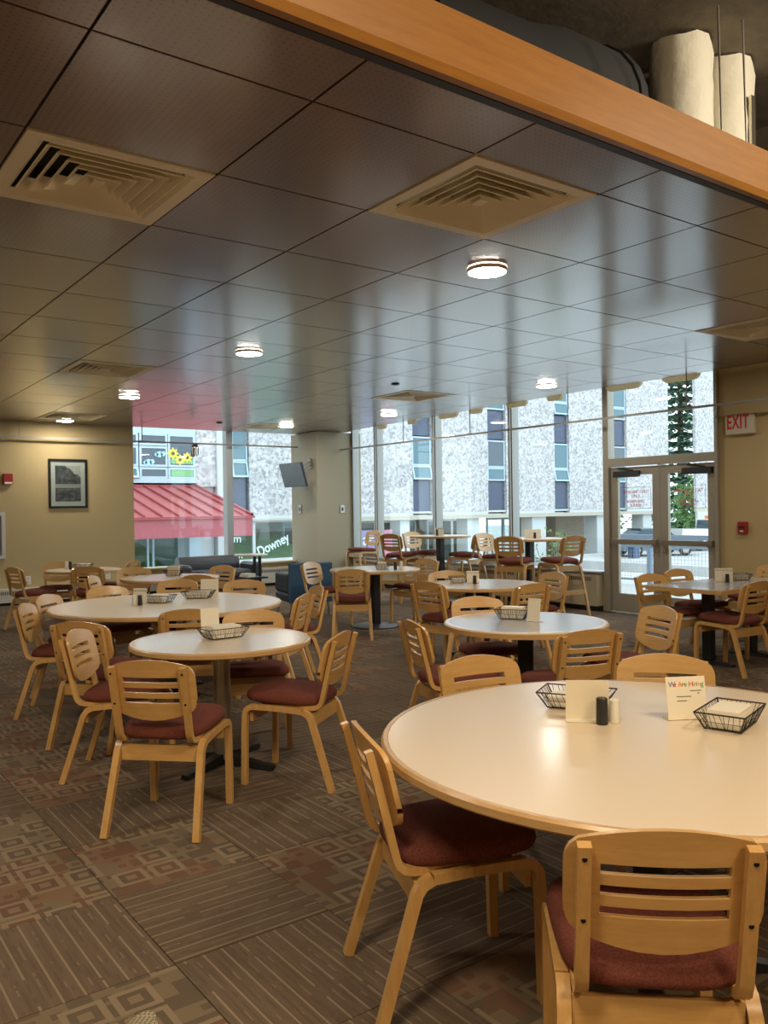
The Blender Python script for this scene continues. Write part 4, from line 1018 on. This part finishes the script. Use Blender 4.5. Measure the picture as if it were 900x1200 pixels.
def decal(label, cat, parts, group):
    q = empty(cat.replace(' ', '_'), parts[0][1], 0, label, cat, group)
    ox, oy, oz = parts[0][1]
    for nm, (x, y, z), r, m, n, wob in parts:
        b = MB(); K = 40
        b.loft([[(x-ox+r*(1+wob*cos(n*2*pi*i/K))*cos(2*pi*i/K), y-oy+dy, z-oz+r*(1+wob*cos(n*2*pi*i/K))*sin(2*pi*i/K)) for i in range(K)] for dy in (0, -.006)])
        b.build(nm, M[m], q)
YD = 25.998
for x, z, r, lb in ((10.63, 3.42, .165, 'uppermost'), (10.86, 3.22, .15, 'middle'), (11.12, 3.30, .15, 'rightmost')):
    decal('yellow paper flower on far window, %s of three' % lb, 'paper flower', [('petals', (x, YD-(.016 if lb == 'middle' else 0), z), r, 'flower', 8, .22), ('flower_centre', (x, YD-(.028 if lb == 'middle' else .012), z), r*.36, 'flowerc', 1, 0)], 'paper flowers on the far window')
q = empty('paper_grass', (10.94, YD+.012, 2.78), 0, 'green paper grass sheet filling the lower far window pane', 'paper sheet')
b = MB().box((-.375, -.006, -.10), (.375, 0, .10)); b.build('sheet', M['greenp'], q)
q = empty('paper_leaves', (10.94, YD+.014, 3.12), 0, 'green paper leaves under the yellow paper flowers', 'paper sheet')
MB().loft([[(x, y, z) for x, z in ((-.37, -.03), (.37, -.03), (.37, .12), (.22, .03), (.05, .1), (-.1, .04), (-.25, .17), (-.37, .13))] for y in (-.006, 0)]).build('leaves_sheet', M['greenp'], q)
for x, z, lb in ((9.80, 3.12, 'lower left'), (10.17, 3.38, 'upper right')):
    decal('light blue paper cloud on far window, %s of two' % lb, 'paper cloud', [('cloud_lobe', (x, YD, z), .10, 'cloudp', 5, .12), ('cloud_lobe', (x+.13, YD, z+.02), .08, 'cloudp', 5, .1), ('cloud_lobe', (x-.10, YD, z-.01), .06, 'cloudp', 4, .1)], 'paper clouds on the far window')
# red roof: front slope from the eave (Y 22) to the wall (Y 26) with a hip at its right end
E0, E1, zE, zR = 4.0, 11.40, 1.38, 2.36
rf = MB().add([(E0, -4.0, zE), (E1, -4.0, zE), (11.45, .1, zR), (E0, .1, zR), (12.42, .1, 1.74), (E0, -4.0, zE-.05), (E1, -4.0, zE-.05), (12.42, .1, 1.69), (E0, .1, 1.69)],
  [(0, 1, 2, 3), (1, 4, 2), (5, 8, 7, 6), (0, 5, 6, 1), (1, 6, 7, 4), (3, 2, 4, 7, 8), (0, 3, 8, 5)])
roof = rf.build('roof', M['roofred'], o)
nx = 4.25
while nx < E1:
    xb = nx; yb, zb = -4.0, zE; xt, yt, zt = nx+.03, .08, zR
    if xb > 11.3: xb = 11.33
    MB().loft([[(xb-.022, yb, zb+.002), (xb+.022, yb, zb+.002), (xb+.022, yb, zb+.055), (xb-.022, yb, zb+.055)], [(xt-.022, yt, zt+.002), (xt+.022, yt, zt+.002), (xt+.022, yt, zt+.055), (xt-.022, yt, zt+.055)]]).build('roof_seam', M['roofseam'], roof)
    nx += .49
MB().box((E0, .0, zR-.02), (11.45, .14, zR+.10)).build('ridge_flashing', M['roofseam'], roof)
MB().loft([[(11.42, .1, zR-.02), (11.50, .1, zR-.02), (11.50, .1, zR+.07), (11.42, .1, zR+.07)], [(E1-.04, -3.98, zE), (E1+.04, -3.98, zE), (E1+.04, -3.98, zE+.07), (E1-.04, -3.98, zE+.07)]]).build('hip_cap', M['roofseam'], roof)
MB().loft([[(E1-.04, -3.98, zE), (E1+.05, -3.98, zE-.02), (E1+.05, -3.98, zE+.05), (E1-.04, -3.98, zE+.06)], [(12.36, .1, 1.72), (12.46, .1, 1.70), (12.46, .1, 1.79), (12.36, .1, 1.81)]]).build('edge_cap', M['roofseam'], roof)
MB().box((E0, -4.06, zE-.075), (E1+.06, -3.9, zE-.005)).build('gutter', M['roofseam'], o)
MB().box((E0, -4.0, .80), (E1, -3.9, zE-.08)).box((E1-.1, -3.9, .80), (E1, .2, zE-.08)).build('fascia', M['fasciared'], o)
MB().box((E0, -3.88, .85), (E1-.12, .25, .90)).build('soffit', M['soffit'], o)
for a, b in ((7.8, 8.75), (8.85, 9.85), (9.97, 10.90)):
    f = MB()
    for q0, q1 in (((a, .18, GZ), (a+.06, .28, .84)), ((b-.06, .18, GZ), (b, .28, .84))): f.box(q0, q1)
    fr = f.build('shop_window', M['sash'], o); MB().box((a+.06, .21, GZ), (b-.06, .23, .84)).build('pane', M['far_glass'], fr)
MB().box((10.98, -.4, GZ), (11.4, .0, .84)).build('canopy_post', M['sash'], o)
# second block right of the spruce gap
o = empty('end_block', (0, 32, 0), 0, 'pebble-dash end block right of the dark green spruce', 'building')
MB().box((48.86, 0, 1.32), (62, .2, TOP)).build('concrete_panel', M['pebble'], o)
MB().box((48.86, .02, 1.05), (62, .19, 1.318)).build('soffit', M['soffit'], o)
for x in (49.0, 56): MB().box((x, .02, GZ), (x+1.2, .19, 1.05)).build('column', M['ext_white'], o)

# spruce and hedge
o = empty('spruce_tree', (66.4, 45.0, GZ), 0, 'tall dark green spruce between the two concrete blocks', 'tree')
H = 31
MB().cyl((0, 0, 0), .4, H*.9, 10, .06).build('trunk', M['bark'], o)
rnd = random.Random(5); f = MB(); z = 1.2
while z < H:
    L = (H-z)/H*5.2+.5; nb = 20
    for k in range(nb):
        a = 2*pi*k/nb+rnd.uniform(0, .5); l = L*rnd.uniform(.7, 1.1); d = Vector((cos(a), sin(a), 0)); w = Vector((-sin(a), cos(a), 0))
        for s in range(int(8+l*4)):
            t_ = (s+rnd.random())/(8+l*4); c = d*l*t_+Vector((0, 0, z-.55*l*t_*t_+.2*t_)); sz = .8*(1-.5*t_)*rnd.uniform(.7, 1.2)
            u = (w*rnd.choice((-1, 1))*.8+d*.7+Vector((0, 0, rnd.uniform(-.75, -.1)))).normalized()*sz; v = u.cross(Vector((rnd.uniform(-.3, .3), rnd.uniform(-.3, .3), 1))).normalized()*sz*.3
            f.quad(c, c+u*.5+v, c+u, c+u*.5-v)
    z += .8
f.build('boughs', M['needle'], o, kind='stuff')
def bush(name, loc, r, label, n, seed, cat='tree', trunk=0):
    rnd = random.Random(seed); o = empty(name, loc, 0, label, cat); f = MB()
    for k in range(n):
        d = Vector((rnd.gauss(0, 1), rnd.gauss(0, 1), rnd.gauss(0, 1))).normalized(); q = rnd.random()**.35
        lump = 1+.22*sin(d.x*5+seed)*cos(d.z*6)
        c = Vector((d.x*r[0], d.y*r[1], d.z*r[2]+r[2]+trunk))*1.0; c = Vector((d.x*r[0]*q*lump, d.y*r[1]*q*lump, trunk+r[2]+d.z*r[2]*q*lump))
        u = Vector((rnd.uniform(-1, 1), rnd.uniform(-1, 1), rnd.uniform(-1, 1))).normalized()*rnd.uniform(.14, .3); v = u.orthogonal().normalized()*u.length*.5
        f.quad(c-u, c+v, c+u, c-v)
    f.build('crown', M['leaf'], o, kind='stuff')
    MB().cyl((0, 0, 0), .14, trunk+r[2], 8, .06).build('trunk', M['bark'], o)
bush('leafy_tree', (57.3, 48, GZ), (3.2, 3, 2.2), 'light green leafy tree seen through the left exit door', 2600, 1, trunk=.9)
bush('leafy_tree', (60.5, 56, GZ), (3, 3, 1.9), 'darker green tree farther back beyond the left exit door', 2200, 2, trunk=.9)
bush('leafy_tree', (74.0, 37.5, GZ), (3.4, 3, 2.4), 'green tree behind the white column in the right exit door', 2600, 4, trunk=.6)
bush('leafy_tree', (58.5, 37.2, GZ), (3.4, 3, 2.6), 'green tree at the far right edge of the right exit door', 2400, 9, trunk=.6)
# vehicles
def car(name, loc, rz, label, body, prof, roof, Wd, wheels):
    o = empty(name, loc, rz, label, 'car')
    MB().loft([[(x, y, z) for x, z in prof] for y in (-Wd/2, Wd/2)]).build('body', M[body], o, 30)
    g = MB().loft([[(x, y, z) for x, z in roof] for y in (-Wd/2+.12, Wd/2-.12)]).build('cabin', M['carglass'], o, 30)
    xs = sorted(x for x, z in roof); zt = max(z for x, z in roof)
    top = sorted(x for x, z in roof if z > zt-.05)
    MB().box((top[0]-.05, -Wd/2+.1, zt-.01), (top[-1]+.05, Wd/2-.1, zt+.05)).build('roof', M[body], o)
    for x in wheels:
        for s in (-1, 1):
            w = MB().loft([[(x+.33*q*cos(2*pi*k/18), y, .33+.33*q*sin(2*pi*k/18)) for k in range(18)] for q, y in ((.9, s*(Wd/2-.16)), (1, s*(Wd/2-.12)), (1, s*(Wd/2+.005)), (.9, s*(Wd/2+.02)))]).build('wheel', M['tyre'], o)
            MB().loft([[(x+.2*cos(2*pi*k/12), y, .33+.2*sin(2*pi*k/12)) for k in range(12)] for y in (s*(Wd/2+.021), s*(Wd/2+.03))]).build('hubcap', M['steel'], w)
    return o
sed = [(-2.2, .3), (-2.2, .75), (-1.6, .9), (1.0, .95), (2.1, .82), (2.25, .6), (2.25, .3)]
car('sedan', (37.5, 27.2, -1.12), R(-25), 'slate blue car parked beyond the left exit door', 'carblue', sed, [(-1.7, .88), (-1.0, 1.38), (.35, 1.40), (1.1, .93)], 1.75, (-1.35, 1.4))
sd = (30.6, 23.0, -1.35)
v = car('service_truck', (44.5, 27.8, -1.12), R(-30), 'white service truck with orange beacon beyond the right exit door', 'carwhite', [(-2.6, .4), (-2.6, 1.25), (.7, 1.25), (1.9, 1.15), (2.5, .95), (2.6, .4)], [(-.9, 1.2), (-.8, 1.75), (.6, 1.75), (1.35, 1.18)], 1.9, (-1.6, 1.6))
MB().box((-.5, -.55, 1.80), (0, .55, 1.98)).build('beacon_bar', M['orange'], v)
# railings on the terrace
def railing(loc, rz, L, label, post_x):
    o = empty('terrace_railing', loc, rz, label, 'railing', 'terrace railings outside the exit doors')
    MB().box((0, -.035, .86), (L, .035, .95)).build('top_rail', M['railblue'], o)
    MB().box((0, -.02, .70), (L, .02, .76)).build('mid_rail', M['railblue'], o)
    MB().box((0, -.02, .06), (L, .02, .10)).build('bottom_rail', M['railblue'], o)
    for x in post_x: MB().box((x-.04, -.04, -.03), (x+.04, .04, .86)).build('post', M['railblue'], o)
    m = MB(); x = .05
    while x < L: m.box((x, -.002, .10), (x+.004, .002, .70)); x += .07
    z = .14
    while z < .70: m.box((0, -.0025, z), (L, .0025, z+.004)); z += .07
    m.build('mesh_panel', M['mesh'], o, kind='stuff')
railing((13.5, 10.9, 0), -pi/2, 2.75, 'grey-blue mesh railing crossing both exit doors', (.05, 1.05, 2.35))
railing((13.55, 8.1, 0), R(-62), 2.2, 'grey-blue mesh railing turning away at the right exit door', (.1, 1.2, 2.1))
o = empty('litter_bin', (35.0, 26.5, -1.13), 0, 'navy perforated litter bin outside the left exit door', 'bin')
MB().bbox((-.22, -.22, 0), (.22, .22, .70), .03).build('bin_body', M['bin'], o); MB().bbox((-.24, -.24, .70), (.24, .24, .78), .02).build('bin_lid', M['railblue'], o)
s = MB()
for k in range(6):
    for q in range(9): s.box((-.226, -.17+k*.06, .08+q*.065), (-.2185, -.14+k*.06, .115+q*.065))
s.build('bin_holes', M['black'], o)

# toe of a knit shoe at the bottom edge
o = empty('knit_shoe', (.785, 2.27, 0), R(-38), 'tan mesh-knit shoe toe at the bottom left edge on carpet', 'shoe')
t = NT(m := mat('tan_knit', (.42, .36, .24), .9))
ck = t.n('ShaderNodeTexChecker'); ck.inputs['Scale'].default_value = 1.0; t.l(t.coord('Object', (110, 110, 60), (0, 0, R(45))), ck.inputs['Vector'])
ck.inputs['Color1'].default_value = (.45, .38, .25, 1); ck.inputs['Color2'].default_value = (.17, .14, .09, 1); t.base(ck.outputs[0])
def sole(z, q): return [(q*.047*(1+.12*sin(a))*cos(a), .02+.135*sin(a)*q, z) for a in [2*pi*k/28 for k in range(28)]]
MB().loft([sole(0, .96), sole(.012, 1.0), sole(.026, 1.0)]).build('sole', M['white'], o, 40)
MB().loft([sole(.0265, .985), [(x, y, z+.018) for x, y, z in sole(.03, .95)], [(x, y-.012, z+.032-.12*max(0, y-.03)) for x, y, z in sole(.03, .80)], [(x*.7, y-.045, z+.052-.2*max(0, y-.0)) for x, y, z in sole(.03, .62)], [(x*.6, y-.06, z+.062-.1*max(0, y)) for x, y, z in sole(.03, .4)]]).build('knit_upper', m, o, 60)
